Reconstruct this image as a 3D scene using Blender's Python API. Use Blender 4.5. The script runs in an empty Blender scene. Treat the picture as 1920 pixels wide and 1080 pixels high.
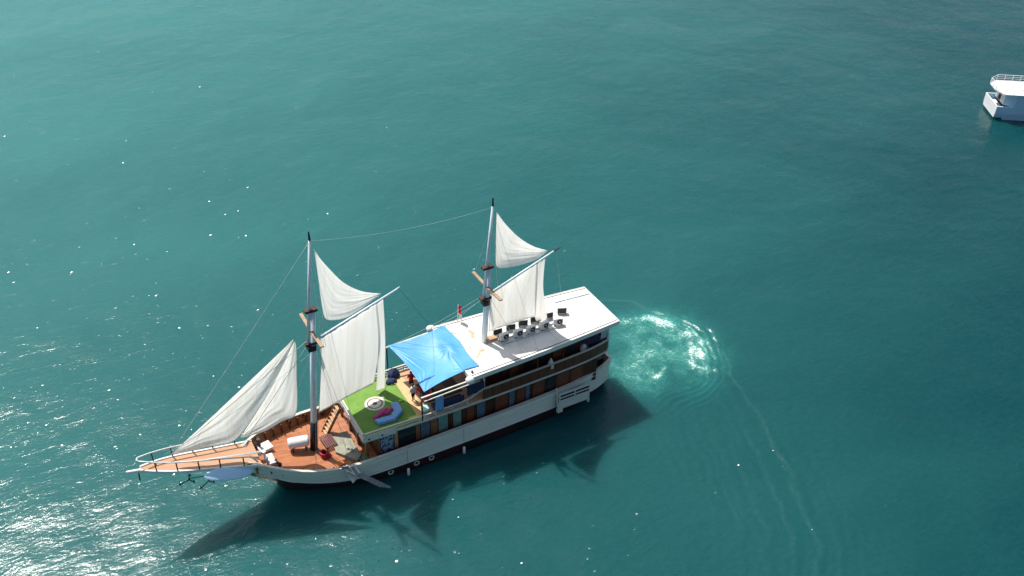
import bpy, bmesh, math, random
import numpy as np
from mathutils import Vector, Matrix, Euler
R = math.radians
SC = bpy.context.scene
COL = SC.collection

# ------------------------------------------------------------------ camera
# ship frame = world frame: x to the bow, y to port, z up, origin at stern waterline
PITCH, ROLL, HEAD = R(35.27), R(1.67), R(29.9)
cam = bpy.data.cameras.new('camera'); cam_o = bpy.data.objects.new('camera', cam); COL.objects.link(cam_o)
def w2s(v):                                   # survey axes (right, away, up) -> ship axes
    return Vector((-math.cos(HEAD)*v[0]-math.sin(HEAD)*v[1], math.sin(HEAD)*v[0]-math.cos(HEAD)*v[1], v[2]))
fw = w2s((0, math.cos(PITCH), -math.sin(PITCH))); up0 = w2s((0, math.sin(PITCH), math.cos(PITCH))); rt0 = w2s((1, 0, 0))
rt = rt0*math.cos(ROLL) + up0*math.sin(ROLL)
up = up0*math.cos(ROLL) - rt0*math.sin(ROLL)
m = Matrix((rt, up, -fw)).transposed().to_4x4(); m.translation = (41.428, 56.118, 58.7)
cam_o.matrix_world = m
cam.sensor_width = 36; cam.lens = 33.49; cam.clip_end = 8000; cam.clip_start = 1
SC.camera = cam_o
SC.render.resolution_x, SC.render.resolution_y = 1024, 576

# ------------------------------------------------------------------ light
SUN_AZ, SUN_EL = R(47), R(60)                 # azimuth to the left of the view direction
sd = w2s((-math.sin(SUN_AZ)*math.cos(SUN_EL), math.cos(SUN_AZ)*math.cos(SUN_EL), math.sin(SUN_EL)))
sun = bpy.data.lights.new('sun', 'SUN'); sun.energy = 5.0; sun.angle = R(0.5); sun.color = (1.0, .95, .88)
sun_o = bpy.data.objects.new('sun', sun); COL.objects.link(sun_o)
sun_o.rotation_euler = sd.to_track_quat('Z', 'Y').to_euler()
wd = bpy.data.worlds.new('World'); SC.world = wd; wd.use_nodes = True
wn = wd.node_tree.nodes; wl = wd.node_tree.links
sky = wn.new('ShaderNodeTexSky'); sky.sky_type = 'NISHITA'; sky.sun_disc = False
sky.sun_elevation = SUN_EL; sky.sun_rotation = math.atan2(sd.x, sd.y)
sky.air_density = 1.2; sky.dust_density = 3.0; sky.ozone_density = 1.0
wl.new(sky.outputs[0], wn['Background'].inputs[0]); wn['Background'].inputs[1].default_value = 0.09
SC.view_settings.view_transform = 'Standard'; SC.view_settings.look = 'None'
SC.view_settings.gamma = 1; SC.view_settings.exposure = 0.25

# ------------------------------------------------------------------ helpers
def tag(o, label=None, cat=None, group=None, kind=None):
    if label: o['label'] = label
    if cat: o['category'] = cat
    if group: o['group'] = group
    if kind: o['kind'] = kind
    return o
def empty(name, loc=(0, 0, 0), rz=0):
    o = bpy.data.objects.new(name, None); COL.objects.link(o); o.location = loc; o.rotation_euler = (0, 0, rz)
    o.empty_display_size = .3
    return o
def copy_tree(o, parent=None):
    c = o.copy(); COL.objects.link(c); c.parent = parent
    for k in list(o.children): copy_tree(k, c)
    return c

class MB:
    def __init__(s): s.v = []; s.f = []; s.mi = []
    def add(s, vs, fs, mi=0):
        b = len(s.v); s.v += [tuple(p) for p in vs]; s.f += [tuple(b+i for i in f) for f in fs]; s.mi += [mi]*len(fs)
    def box(s, x0, x1, y0, y1, z0, z1, mi=0):
        s.add([(x0,y0,z0),(x1,y0,z0),(x1,y1,z0),(x0,y1,z0),(x0,y0,z1),(x1,y0,z1),(x1,y1,z1),(x0,y1,z1)],
              [(3,2,1,0),(4,5,6,7),(0,1,5,4),(1,2,6,5),(2,3,7,6),(3,0,4,7)], mi); return s
    def obox(s, c, size, rot=(0,0,0), mi=0):
        M = Euler(rot).to_matrix(); h = [k/2 for k in size]; c = Vector(c)
        vs = [c+M@Vector((h[0]*a, h[1]*b, h[2]*d)) for d in (-1,1) for a,b in ((-1,-1),(1,-1),(1,1),(-1,1))]
        s.add(vs, [(3,2,1,0),(4,5,6,7),(0,1,5,4),(1,2,6,5),(2,3,7,6),(3,0,4,7)], mi); return s
    def beam(s, a, b, w, h, mi=0, roll=0.0):
        a = Vector(a); b = Vector(b); d = (b-a).normalized()
        side = d.cross(Vector((0,0,1)))
        if side.length < 1e-4: side = Vector((0,1,0))
        side.normalize(); u = side.cross(d).normalized()
        if roll:
            q = Matrix.Rotation(roll, 3, d); side = q@side; u = q@u
        vs = [p+side*(w/2*i)+u*(h/2*j) for p in (a,b) for i,j in ((-1,-1),(1,-1),(1,1),(-1,1))]
        s.add(vs, [(0,1,2,3),(7,6,5,4),(0,4,5,1),(1,5,6,2),(2,6,7,3),(3,7,4,0)], mi); return s
    def tube(s, pts, r, n=8, mi=0, cap=True):
        pts = [Vector(p) for p in pts]; k = len(pts)
        rr = r if isinstance(r, (list, tuple)) else [r]*k
        prev = None; vs = []
        for i, p in enumerate(pts):
            d = (pts[min(i+1,k-1)]-pts[max(i-1,0)]).normalized()
            if prev is None:
                side = d.cross(Vector((0,0,1)))
                if side.length < 1e-3: side = Vector((1,0,0))
            else: side = prev - d*prev.dot(d)
            side.normalize(); prev = side; u = d.cross(side)
            for j in range(n):
                a = 2*math.pi*j/n; vs.append(p+(side*math.cos(a)+u*math.sin(a))*rr[i])
        fs = [(i*n+j, i*n+(j+1)%n, (i+1)*n+(j+1)%n, (i+1)*n+j) for i in range(k-1) for j in range(n)]
        if cap: fs += [tuple(range(n))[::-1], tuple((k-1)*n+j for j in range(n))]
        s.add(vs, fs, mi); return s
    def prism(s, poly, z0, z1, mi=0):
        n = len(poly); f0 = (lambda p, z: (p[0], p[1], z))
        vs = [f0(p, z0) for p in poly]+[f0(p, z1) for p in poly]
        s.add(vs, [tuple(range(n))[::-1], tuple(range(n, 2*n))]+[(i, (i+1)%n, n+(i+1)%n, n+i) for i in range(n)], mi); return s
    def lathe(s, prof, c=(0,0,0), n=20, mi=0, axis='z'):
        vs = []
        for r_, h in prof:
            for j in range(n):
                a = 2*math.pi*j/n; p = (r_*math.cos(a), r_*math.sin(a), h)
                if axis == 'y': p = (p[0], p[2], p[1])
                if axis == 'x': p = (p[2], p[0], p[1])
                vs.append((c[0]+p[0], c[1]+p[1], c[2]+p[2]))
        k = len(prof)
        fs = [(i*n+j, i*n+(j+1)%n, (i+1)*n+(j+1)%n, (i+1)*n+j) for i in range(k-1) for j in range(n)]
        s.add(vs, fs, mi); return s
    def grid(s, rows, mi=0):
        a = len(rows); b = len(rows[0]); vs = [p for r_ in rows for p in r_]
        s.add(vs, [(i*b+j, i*b+j+1, (i+1)*b+j+1, (i+1)*b+j) for i in range(a-1) for j in range(b-1)], mi); return s
    def build(s, name, mats, parent=None, smooth=False, bevel=0, solid=0, loc=None):
        me = bpy.data.meshes.new(name); me.from_pydata(s.v, [], s.f)
        if not isinstance(mats, (list, tuple)): mats = [mats]
        for m_ in mats: me.materials.append(m_)
        me.polygons.foreach_set('material_index', s.mi)
        bm = bmesh.new(); bm.from_mesh(me)
        bmesh.ops.recalc_face_normals(bm, faces=bm.faces); bm.to_mesh(me); bm.free()
        if smooth: me.polygons.foreach_set('use_smooth', [True]*len(me.polygons))
        o = bpy.data.objects.new(name, me); COL.objects.link(o)
        if loc: o.location = loc
        if parent: o.parent = parent
        if solid:
            md = o.modifiers.new('solid', 'SOLIDIFY'); md.thickness = solid; md.offset = 0
        if bevel:
            md = o.modifiers.new('bevel', 'BEVEL'); md.width = bevel; md.segments = 2; md.limit_method = 'ANGLE'
        return o

def rs(curve, n):                              # resample a polyline evenly (Catmull-Rom smoothed)
    P = np.array(curve, float)
    if len(P) > 2:
        Q = [P[0]]
        for i in range(len(P)-1):
            p0 = P[max(i-1,0)]; p1 = P[i]; p2 = P[i+1]; p3 = P[min(i+2,len(P)-1)]
            for t in np.linspace(0, 1, 9)[1:]:
                Q.append(.5*((2*p1)+(-p0+p2)*t+(2*p0-5*p1+4*p2-p3)*t*t+(-p0+3*p1-3*p2+p3)*t**3))
        P = np.array(Q)
    L = np.r_[0, np.cumsum(np.linalg.norm(np.diff(P, axis=0), axis=1))]
    t = np.linspace(0, L[-1], n)
    return np.stack([np.interp(t, L, P[:, k]) for k in range(P.shape[1])], 1)
def interp(tab, k):                            # smooth station table lookup
    xs = [r_[0] for r_ in tab]
    def f(u):
        if u <= xs[0]: return tab[0][k]
        if u >= xs[-1]: return tab[-1][k]
        i = max(j for j in range(len(xs)) if xs[j] <= u)
        i = min(i, len(xs)-2)
        p1 = tab[i][k]; p2 = tab[i+1][k]; h = xs[i+1]-xs[i]; t = (u-xs[i])/h
        m1 = (p2-tab[i-1][k])/(xs[i+1]-xs[i-1])*h if i > 0 else p2-p1
        m2 = (tab[i+2][k]-p1)/(xs[i+2]-xs[i])*h if i+2 < len(xs) else p2-p1
        return (2*t**3-3*t*t+1)*p1+(t**3-2*t*t+t)*m1+(-2*t**3+3*t*t)*p2+(t**3-t*t)*m2
    return f

# ------------------------------------------------------------------ materials
def new_mat(name):
    m_ = bpy.data.materials.new(name); m_.use_nodes = True
    nt = m_.node_tree; return m_, nt, nt.nodes['Principled BSDF']
def paint(name, col, rough=.5, var=.15, scale=2.0, col2=None, bump=.0, bscale=30, metal=0, stretch=(1,1,1), spec=.5, fac=(.35,.7)):
    m_, nt, p = new_mat(name); N = nt.nodes; L = nt.links
    tc = N.new('ShaderNodeTexCoord'); mp = N.new('ShaderNodeMapping'); mp.inputs['Scale'].default_value = stretch
    L.new(tc.outputs['Object'], mp.inputs[0])
    nz = N.new('ShaderNodeTexNoise'); nz.inputs['Scale'].default_value = scale; nz.inputs['Detail'].default_value = 6
    L.new(mp.outputs[0], nz.inputs['Vector'])
    mr = N.new('ShaderNodeMapRange'); mr.inputs[1].default_value = fac[0]; mr.inputs[2].default_value = fac[1]
    L.new(nz.outputs[0], mr.inputs[0])
    mx = N.new('ShaderNodeMix'); mx.data_type = 'RGBA'
    c2 = col2 if col2 else tuple(c*(1-var) for c in col)
    mx.inputs[6].default_value = (*col, 1); mx.inputs[7].default_value = (*c2, 1)
    L.new(mr.outputs[0], mx.inputs[0]); L.new(mx.outputs[2], p.inputs['Base Color'])
    p.inputs['Roughness'].default_value = rough; p.inputs['Metallic'].default_value = metal
    p.inputs['Specular IOR Level'].default_value = spec
    if bump:
        n2 = N.new('ShaderNodeTexNoise'); n2.inputs['Scale'].default_value = bscale; L.new(mp.outputs[0], n2.inputs['Vector'])
        b = N.new('ShaderNodeBump'); b.inputs['Strength'].default_value = bump; b.inputs['Distance'].default_value = .02
        L.new(n2.outputs[0], b.inputs['Height']); L.new(b.outputs[0], p.inputs['Normal'])
    return m_
def planks(name, ca, cb, width=.14, axis=1, rough=.5, gap=.35, patch=None):
    """boards running along x (axis=1: joints spaced in y) with a tone per board and dark joints"""
    m_, nt, p = new_mat(name); N = nt.nodes; L = nt.links
    tc = N.new('ShaderNodeTexCoord'); sp = N.new('ShaderNodeSeparateXYZ'); L.new(tc.outputs['Object'], sp.inputs[0])
    def mth(op, a, b=None, c=None):
        n = N.new('ShaderNodeMath'); n.operation = op
        for i, q in enumerate((a, b, c)):
            if q is None: continue
            if isinstance(q, (int, float)): n.inputs[i].default_value = q
            else: L.new(q, n.inputs[i])
        return n.outputs[0]
    k = mth('DIVIDE', sp.outputs[axis], width); fl = mth('FLOOR', k); fr = mth('FRACT', k)
    wn_ = N.new('ShaderNodeTexWhiteNoise'); wn_.noise_dimensions = '2D'
    cb_ = N.new('ShaderNodeCombineXYZ'); L.new(fl, cb_.inputs[0])
    other = 0 if axis != 0 else 1
    L.new(mth('FLOOR', mth('ADD', mth('DIVIDE', sp.outputs[other], 3.1), mth('MULTIPLY', fl, .37))), cb_.inputs[1])
    L.new(cb_.outputs[0], wn_.inputs['Vector'])
    nz = N.new('ShaderNodeTexNoise'); nz.inputs['Scale'].default_value = 1.3; nz.inputs['Detail'].default_value = 8
    L.new(tc.outputs['Object'], nz.inputs['Vector'])
    f = mth('ADD', mth('MULTIPLY', wn_.outputs[0], .55), mth('MULTIPLY', nz.outputs[0], .6))
    mx = N.new('ShaderNodeMix'); mx.data_type = 'RGBA'; mx.inputs[6].default_value = (*ca, 1); mx.inputs[7].default_value = (*cb, 1)
    L.new(f, mx.inputs[0])
    g = mth('LESS_THAN', fr, .10)
    mx2 = N.new('ShaderNodeMix'); mx2.data_type = 'RGBA'; mx2.inputs[7].default_value = (*[c*gap for c in cb], 1)
    L.new(mx.outputs[2], mx2.inputs[6]); L.new(g, mx2.inputs[0])
    L.new(mx2.outputs[2], p.inputs['Base Color']); p.inputs['Roughness'].default_value = rough
    b = N.new('ShaderNodeBump'); b.inputs['Strength'].default_value = .4; b.inputs['Distance'].default_value = .01; b.invert = True
    L.new(g, b.inputs['Height']); L.new(b.outputs[0], p.inputs['Normal'])
    return m_
def cloth(name, col, transl=.5, wr=.25, scale=3, stretch=(1,1,1), dist=.05, col2=None, seams=0):
    m_, nt, p = new_mat(name); N = nt.nodes; L = nt.links
    out = N['Material Output']; N.remove(p)
    d = N.new('ShaderNodeBsdfDiffuse'); t = N.new('ShaderNodeBsdfTranslucent'); mx = N.new('ShaderNodeMixShader')
    tc = N.new('ShaderNodeTexCoord'); mp = N.new('ShaderNodeMapping'); mp.inputs['Scale'].default_value = stretch
    L.new(tc.outputs['Object'], mp.inputs[0])
    nz = N.new('ShaderNodeTexNoise'); nz.inputs['Scale'].default_value = scale; nz.inputs['Detail'].default_value = 5; nz.inputs['Distortion'].default_value = .6
    L.new(mp.outputs[0], nz.inputs['Vector'])
    b = N.new('ShaderNodeBump'); b.inputs['Strength'].default_value = wr; b.inputs['Distance'].default_value = dist
    L.new(nz.outputs[0], b.inputs['Height'])
    n2 = N.new('ShaderNodeTexNoise'); n2.inputs['Scale'].default_value = .8; n2.inputs['Detail'].default_value = 7; L.new(mp.outputs[0], n2.inputs['Vector'])
    cm = N.new('ShaderNodeMix'); cm.data_type = 'RGBA'; cm.inputs[6].default_value = (*col, 1)
    cm.inputs[7].default_value = (*(col2 or tuple(c*.82 for c in col)), 1)
    mr = N.new('ShaderNodeMapRange'); mr.inputs[1].default_value = .4; mr.inputs[2].default_value = .75
    L.new(n2.outputs[0], mr.inputs[0]); L.new(mr.outputs[0], cm.inputs[0])
    col_out = cm.outputs[2]
    if seams:
        sx = N.new('ShaderNodeSeparateXYZ'); L.new(tc.outputs['Object'], sx.inputs[0])
        def mm(op, a, bb):
            n_ = N.new('ShaderNodeMath'); n_.operation = op
            for i_, v_ in enumerate((a, bb)):
                if isinstance(v_, (int, float)): n_.inputs[i_].default_value = v_
                elif v_ is not None: L.new(v_, n_.inputs[i_])
            return n_.outputs[0]
        ln = mm('LESS_THAN', mm('FRACT', mm('DIVIDE', mm('ADD', sx.outputs[0], mm('MULTIPLY', sx.outputs[2], .12)), seams), None), .06)
        c3 = N.new('ShaderNodeMix'); c3.data_type = 'RGBA'; c3.inputs[7].default_value = (*[c*.78 for c in col], 1)
        L.new(mm('MULTIPLY', ln, .35), c3.inputs[0]); L.new(cm.outputs[2], c3.inputs[6]); col_out = c3.outputs[2]
    for q in (d, t): L.new(col_out, q.inputs[0]); L.new(b.outputs[0], q.inputs['Normal'])
    mx.inputs[0].default_value = transl; L.new(d.outputs[0], mx.inputs[1]); L.new(t.outputs[0], mx.inputs[2]); L.new(mx.outputs[0], out.inputs[0])
    return m_

WHITE = paint('white_paint', (.78,.79,.76), .45, .12, 1.5)
WHITE2 = paint('weathered_white_paint', (.66,.70,.64), .6, .2, .8, stretch=(1,1,5), bump=.3)
HULLW = planks('white_hull_planking', (.80,.83,.75), (.66,.71,.63), width=.21, axis=2, rough=.55, gap=.78)
HULLD = paint('dark_hull_paint', (.012,.012,.016), .4, 0, .5, col2=(.045,.014,.014), fac=(.4,.62))
TEAK = planks('teak_foredeck', (.54,.22,.09), (.30,.10,.04), .17, 1, .4, .5)
TEAK2 = planks('pale_deck_boards', (.60,.36,.22), (.46,.25,.14), .15, 1, .5, .6)
WOOD = paint('varnished_wood', (.27,.12,.05), .4, .4, 3, stretch=(1,1,1))
WOODL = paint('light_wood', (.50,.30,.16), .5, .3, 3)
WOODD = planks('dark_red_wood', (.11,.030,.015), (.045,.014,.008), .35, 0, .4, .3)
PANEL = planks('brown_board_panel', (.15,.048,.022), (.085,.026,.013), .9, 0, .45, .4)
KHAKI = paint('khaki_canvas', (.30,.30,.23), .8, .25, 2, bump=.4, bscale=4)
DARK = paint('black_metal', (.012,.013,.014), .5, .2, 5)
GREYBLUE = paint('pale_blue_grey_paint', (.45,.56,.62), .45, .15, 2)
MASTC = paint('pale_blue_mast_paint', (.74,.84,.88), .4, .18, 1.2, stretch=(4,4,1))
ROOFM = paint('white_roof_paint', (.76,.74,.69), .6, .28, .9, bump=.25, bscale=6, fac=(.45,.8))
STAIN = paint('rust_stained_roof', (.82,.79,.73), .7, 0, 1.6, col2=(.50,.36,.24), fac=(.46,.62))
TURF = paint('green_artificial_turf', (.165,.32,.055), .9, .25, 1.1, bump=.8, bscale=60)
RED = paint('red_plastic', (.45,.02,.03), .5, .4, 6)
NAVY = paint('navy_fabric', (.014,.025,.09), .8, .3, 5, bump=.5, bscale=8)
BLUE = paint('light_blue_fabric', (.20,.40,.74), .8, .15, 4, bump=.5, bscale=5)
PINK = paint('magenta_fabric', (.50,.03,.20), .8, .35, 6, bump=.6, bscale=7)
GLASS = paint('dark_window_glass', (.02,.03,.035), .1, .3, 1)
GLASST = paint('teal_curtained_glass', (.16,.30,.27), .25, .3, 2)
GLASSB = paint('blue_grey_curtained_glass', (.10,.16,.22), .3, .4, 3)
LINEN = paint('patterned_blue_linen', (.22,.34,.42), .8, 0, 4, col2=(.01,.02,.09), fac=(.5,.56))
ROPE = paint('pale_rope', (.45,.52,.48), .8, .1, 5)
GREEN = paint('green_plastic', (.01,.15,.06), .45, .2, 4)
SKIN = paint('skin', (.30,.16,.10), .6, .1, 9)
SURFM = paint('pale_blue_board', (.50,.76,.98), .35, .10, .7, stretch=(1,1,8))
GREYW = planks('grey_weathered_boards', (.36,.38,.38), (.16,.18,.19), .16, 2, .7, .4)
YELL = paint('pale_yellow_fabric', (.55,.55,.12), .8, .2, 4)
AQUA = paint('pale_aqua_plastic', (.40,.65,.60), .4, .15, 4)
ACM = paint('white_metal_casing', (.72,.74,.72), .4, .12, 2)
COIL = paint('black_condenser_fins', (.018,.022,.022), .6, .4, 40, stretch=(1,1,1))
SAIL = cloth('white_sailcloth', (.95,.945,.925), .76, .22, 1.6, (1,1,.16), .08, seams=.75, col2=(.90,.88,.84))
TARPM = paint('bright_blue_tarpaulin', (.05,.28,.70), .5, 0, .5, col2=(.10,.36,.76), bump=.4, bscale=3, spec=.5)
FLAGW = cloth('white_flag_cloth', (.8,.8,.8), .4); FLAGR = cloth('red_flag_cloth', (.7,.03,.08), .4)
CREAM = paint('beige_rail_paint', (.62,.60,.52), .5, .2, 2)

# ------------------------------------------------------------------ water
# crest lines of the wake and the foam streaks (metres, ship frame)
RING1 = [(-4.8,-10.2),(-8.27,-8.87),(-10.95,-5.91),(-13.3,-2.65),(-14.06,.73),(-13.07,4.0),(-11.97,6.13),(-11.34,8.82),(-10.0,12.58),(-8.04,18.2),(-5.12,24.45),(-2.38,27.62),(0,33)]
RING2 = [(-5.4,-8.3),(-7.45,-6.67),(-11.78,-4.24),(-13.44,-1.07),(-12.73,1.96),(-11.62,4.16),(-9.88,5.92),(-7.1,7.04),(-4.44,7.3),(-1.5,8.2)]
FOAM1 = [(-4.6,-5.9),(-7.08,-5.63),(-7.91,-5.41),(-9.54,-4.88),(-10.58,-3.54),(-11.26,-2.19),(-11.82,-.72),(-12.0,.6)]
FOAM2 = [(-11.5,.0),(-10.72,1.4),(-9.94,2.57),(-9.4,3.5),(-9.87,4.3),(-10.6,3.3),(-11.2,1.6)]
FOAM3 = [(-4.9,3.1),(-5.6,2.9),(-6.65,2.3)]
def pdist(X, Y, line, n=160):
    P = rs(line, n); best = np.full(X.shape, 1e9); sgn = np.ones(X.shape); tt = np.zeros(X.shape)
    for i in range(n-1):
        a = P[i]; d = P[i+1]-a; l2 = (d*d).sum()
        t = np.clip(((X-a[0])*d[0]+(Y-a[1])*d[1])/l2, 0, 1)
        ex = X-a[0]-t*d[0]; ey = Y-a[1]-t*d[1]; q = np.hypot(ex, ey)
        m_ = q < best; best = np.where(m_, q, best)
        sgn = np.where(m_, np.sign(d[0]*ey-d[1]*ex), sgn); tt = np.where(m_, (i+t)/(n-1), tt)
    return best, sgn, tt
def axis_pts(lo, hi, step, far):
    core = list(np.arange(lo, hi+1e-6, step)); out = []; s = step; x = hi
    while x < far: s *= 1.22; x += s; out.append(x)
    inn = []; s = step; x = lo
    while x > -far: s *= 1.22; x -= s; inn.append(x)
    return np.array(inn[::-1]+core+out)
gx = axis_pts(-19, 6, .14, 3500); gy = axis_pts(-13, 34, .14, 3500)
GX, GY = np.meshgrid(gx, gy, indexing='ij')
near = (GX > -30) & (GX < 12) & (GY > -22) & (GY < 42)
Z = np.zeros(GX.shape); FO = np.zeros(GX.shape); TU = np.zeros(GX.shape)
xs_, ys_ = GX[near], GY[near]
rng = np.random.RandomState(3)
def vnoise(x, y, s, seed):
    r_ = np.random.RandomState(seed); T = r_.rand(64, 64); x = x*s; y = y*s
    xi = np.floor(x).astype(int); yi = np.floor(y).astype(int); fx = x-xi; fy = y-yi; fx = fx*fx*(3-2*fx); fy = fy*fy*(3-2*fy)
    g = lambda i, j: T[i % 64, j % 64]
    return (g(xi,yi)*(1-fx)*(1-fy)+g(xi+1,yi)*fx*(1-fy)+g(xi,yi+1)*(1-fx)*fy+g(xi+1,yi+1)*fx*fy)*2-1
wob = .35*vnoise(xs_, ys_, .5, 1)+.15*vnoise(xs_, ys_, 1.3, 2)
wx, wy = xs_+wob, ys_+.35*vnoise(xs_, ys_, .5, 5)
d1, s1, t1 = pdist(wx, wy, RING1); d2, s2, t2 = pdist(wx, wy, RING2)
# sign convention: the point (-7, 0) lies inside
_, sref, _ = pdist(np.array([-7.0]), np.array([0.0]), RING1); sd1 = d1*s1*sref[0]
_, sref2, _ = pdist(np.array([-7.0]), np.array([0.0]), RING2); sd2 = d2*s2*sref2[0]
fade1 = np.clip(t1*8, 0, 1)*np.clip((1-t1)*7, 0, 1)
lam1 = .8+1.3*t1
h = .09*fade1*np.clip(1.1-2.2*t1, .10, 1)*np.exp(-(sd1/(.35+lam1*.30))**2)*(1-.4*t1)
h += (.055)*fade1*np.cos(2*math.pi*sd1/lam1)*np.exp(-np.clip(sd1, 0, 99)/(1.4+3.0*t1))*np.exp(-np.clip(-sd1, 0, 99)/(.35+3.2*np.clip(t1-.45, 0, 1)))
fade2 = np.clip(t2*7, 0, 1)*np.clip((1-t2)*5, 0, 1)
h += .085*fade2*np.cos(2*math.pi*sd2/.62)*np.exp(-(np.abs(sd2-.3)/1.2)**1.6)
# broad swell fan astern, to the near side
rr_ = np.hypot(xs_+8, ys_-1)
fan = np.clip((ys_-5)/8, 0, 1)*np.exp(-((xs_+4.5)/7)**2)*np.clip((38-ys_)/10, 0, 1)
h += .018*fan*np.cos(2*math.pi*(sd1+.3*wob)/.95)
# churned water
turb = np.exp(-(((xs_+8.6)/5.2)**2+((ys_+.4)/5.4)**2)**1.6)
turb = np.maximum(turb, .9*np.exp(-(((xs_+4.2)/3.6)**2+((ys_-1.2)/3.6)**2)**1.5))
h += turb*(.030*vnoise(xs_, ys_, 1.1, 7)+.018*vnoise(xs_, ys_, 2.3, 8))
fm = np.zeros(xs_.shape)
for line, wd_, k in ((FOAM1, .75, .8), (FOAM2, .8, .85), (FOAM3, .4, .8)):
    d_, _, t_ = pdist(xs_+.5*wob, ys_-.4*wob, line, 60)
    if line is FOAM1: wd_ = .6+.6*t_; k = .6+.3*t_
    if line is FOAM3: wd_ = .45
    fm = np.maximum(fm, k*np.exp(-(d_/wd_)**2))
dh = np.hypot(xs_+11.9, ys_+.8); fm = np.maximum(fm, 1.0*np.exp(-(dh/.7)**2))
dh = np.hypot(xs_+9.6, ys_-3.7); fm = np.maximum(fm, .9*np.exp(-(dh/.7)**2))
fm = np.maximum(fm, .46*turb)
fm = np.maximum(fm, (.55*fade1*np.clip(1-t1*3.0, 0, 1))*np.exp(-((sd1+.02)/.16)**2))
fm = np.maximum(fm, .50*fade2*np.clip(1-t2, 0, 1)*np.exp(-((sd2-.35)/.22)**2))
irr = .5+.5*vnoise(xs_, ys_, .45, 21)*.9+.35*vnoise(xs_, ys_, 1.2, 22)
fm = fm*np.clip(.45+.75*irr, .15, 1.1)
tz = turb*np.clip(.35+.9*irr, .1, 1)
Z[near] = h; FO[near] = fm; TU[near] = np.clip(tz+.5*fm, 0, 1)
nx, ny = GX.shape
me = bpy.data.meshes.new('water')
vs = np.stack([GX, GY, Z], -1).reshape(-1, 3)
ii = np.arange(nx*ny).reshape(nx, ny)
qf = np.stack([ii[:-1,:-1], ii[1:,:-1], ii[1:,1:], ii[:-1,1:]], -1).reshape(-1, 4)
me.vertices.add(len(vs)); me.vertices.foreach_set('co', vs.ravel())
me.loops.add(qf.size); me.loops.foreach_set('vertex_index', qf.ravel().astype(np.int32))
me.polygons.add(len(qf)); me.polygons.foreach_set('loop_start', np.arange(0, qf.size, 4, dtype=np.int32))
me.update(); me.validate()
me.polygons.foreach_set('use_smooth', [True]*len(qf))
for nm, arr in (('foam', FO), ('turb', TU)):
    at = me.attributes.new(nm, 'FLOAT', 'POINT'); at.data.foreach_set('value', arr.ravel().astype(np.float32))
water = bpy.data.objects.new('water', me); COL.objects.link(water); tag(water, kind='structure')

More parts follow.
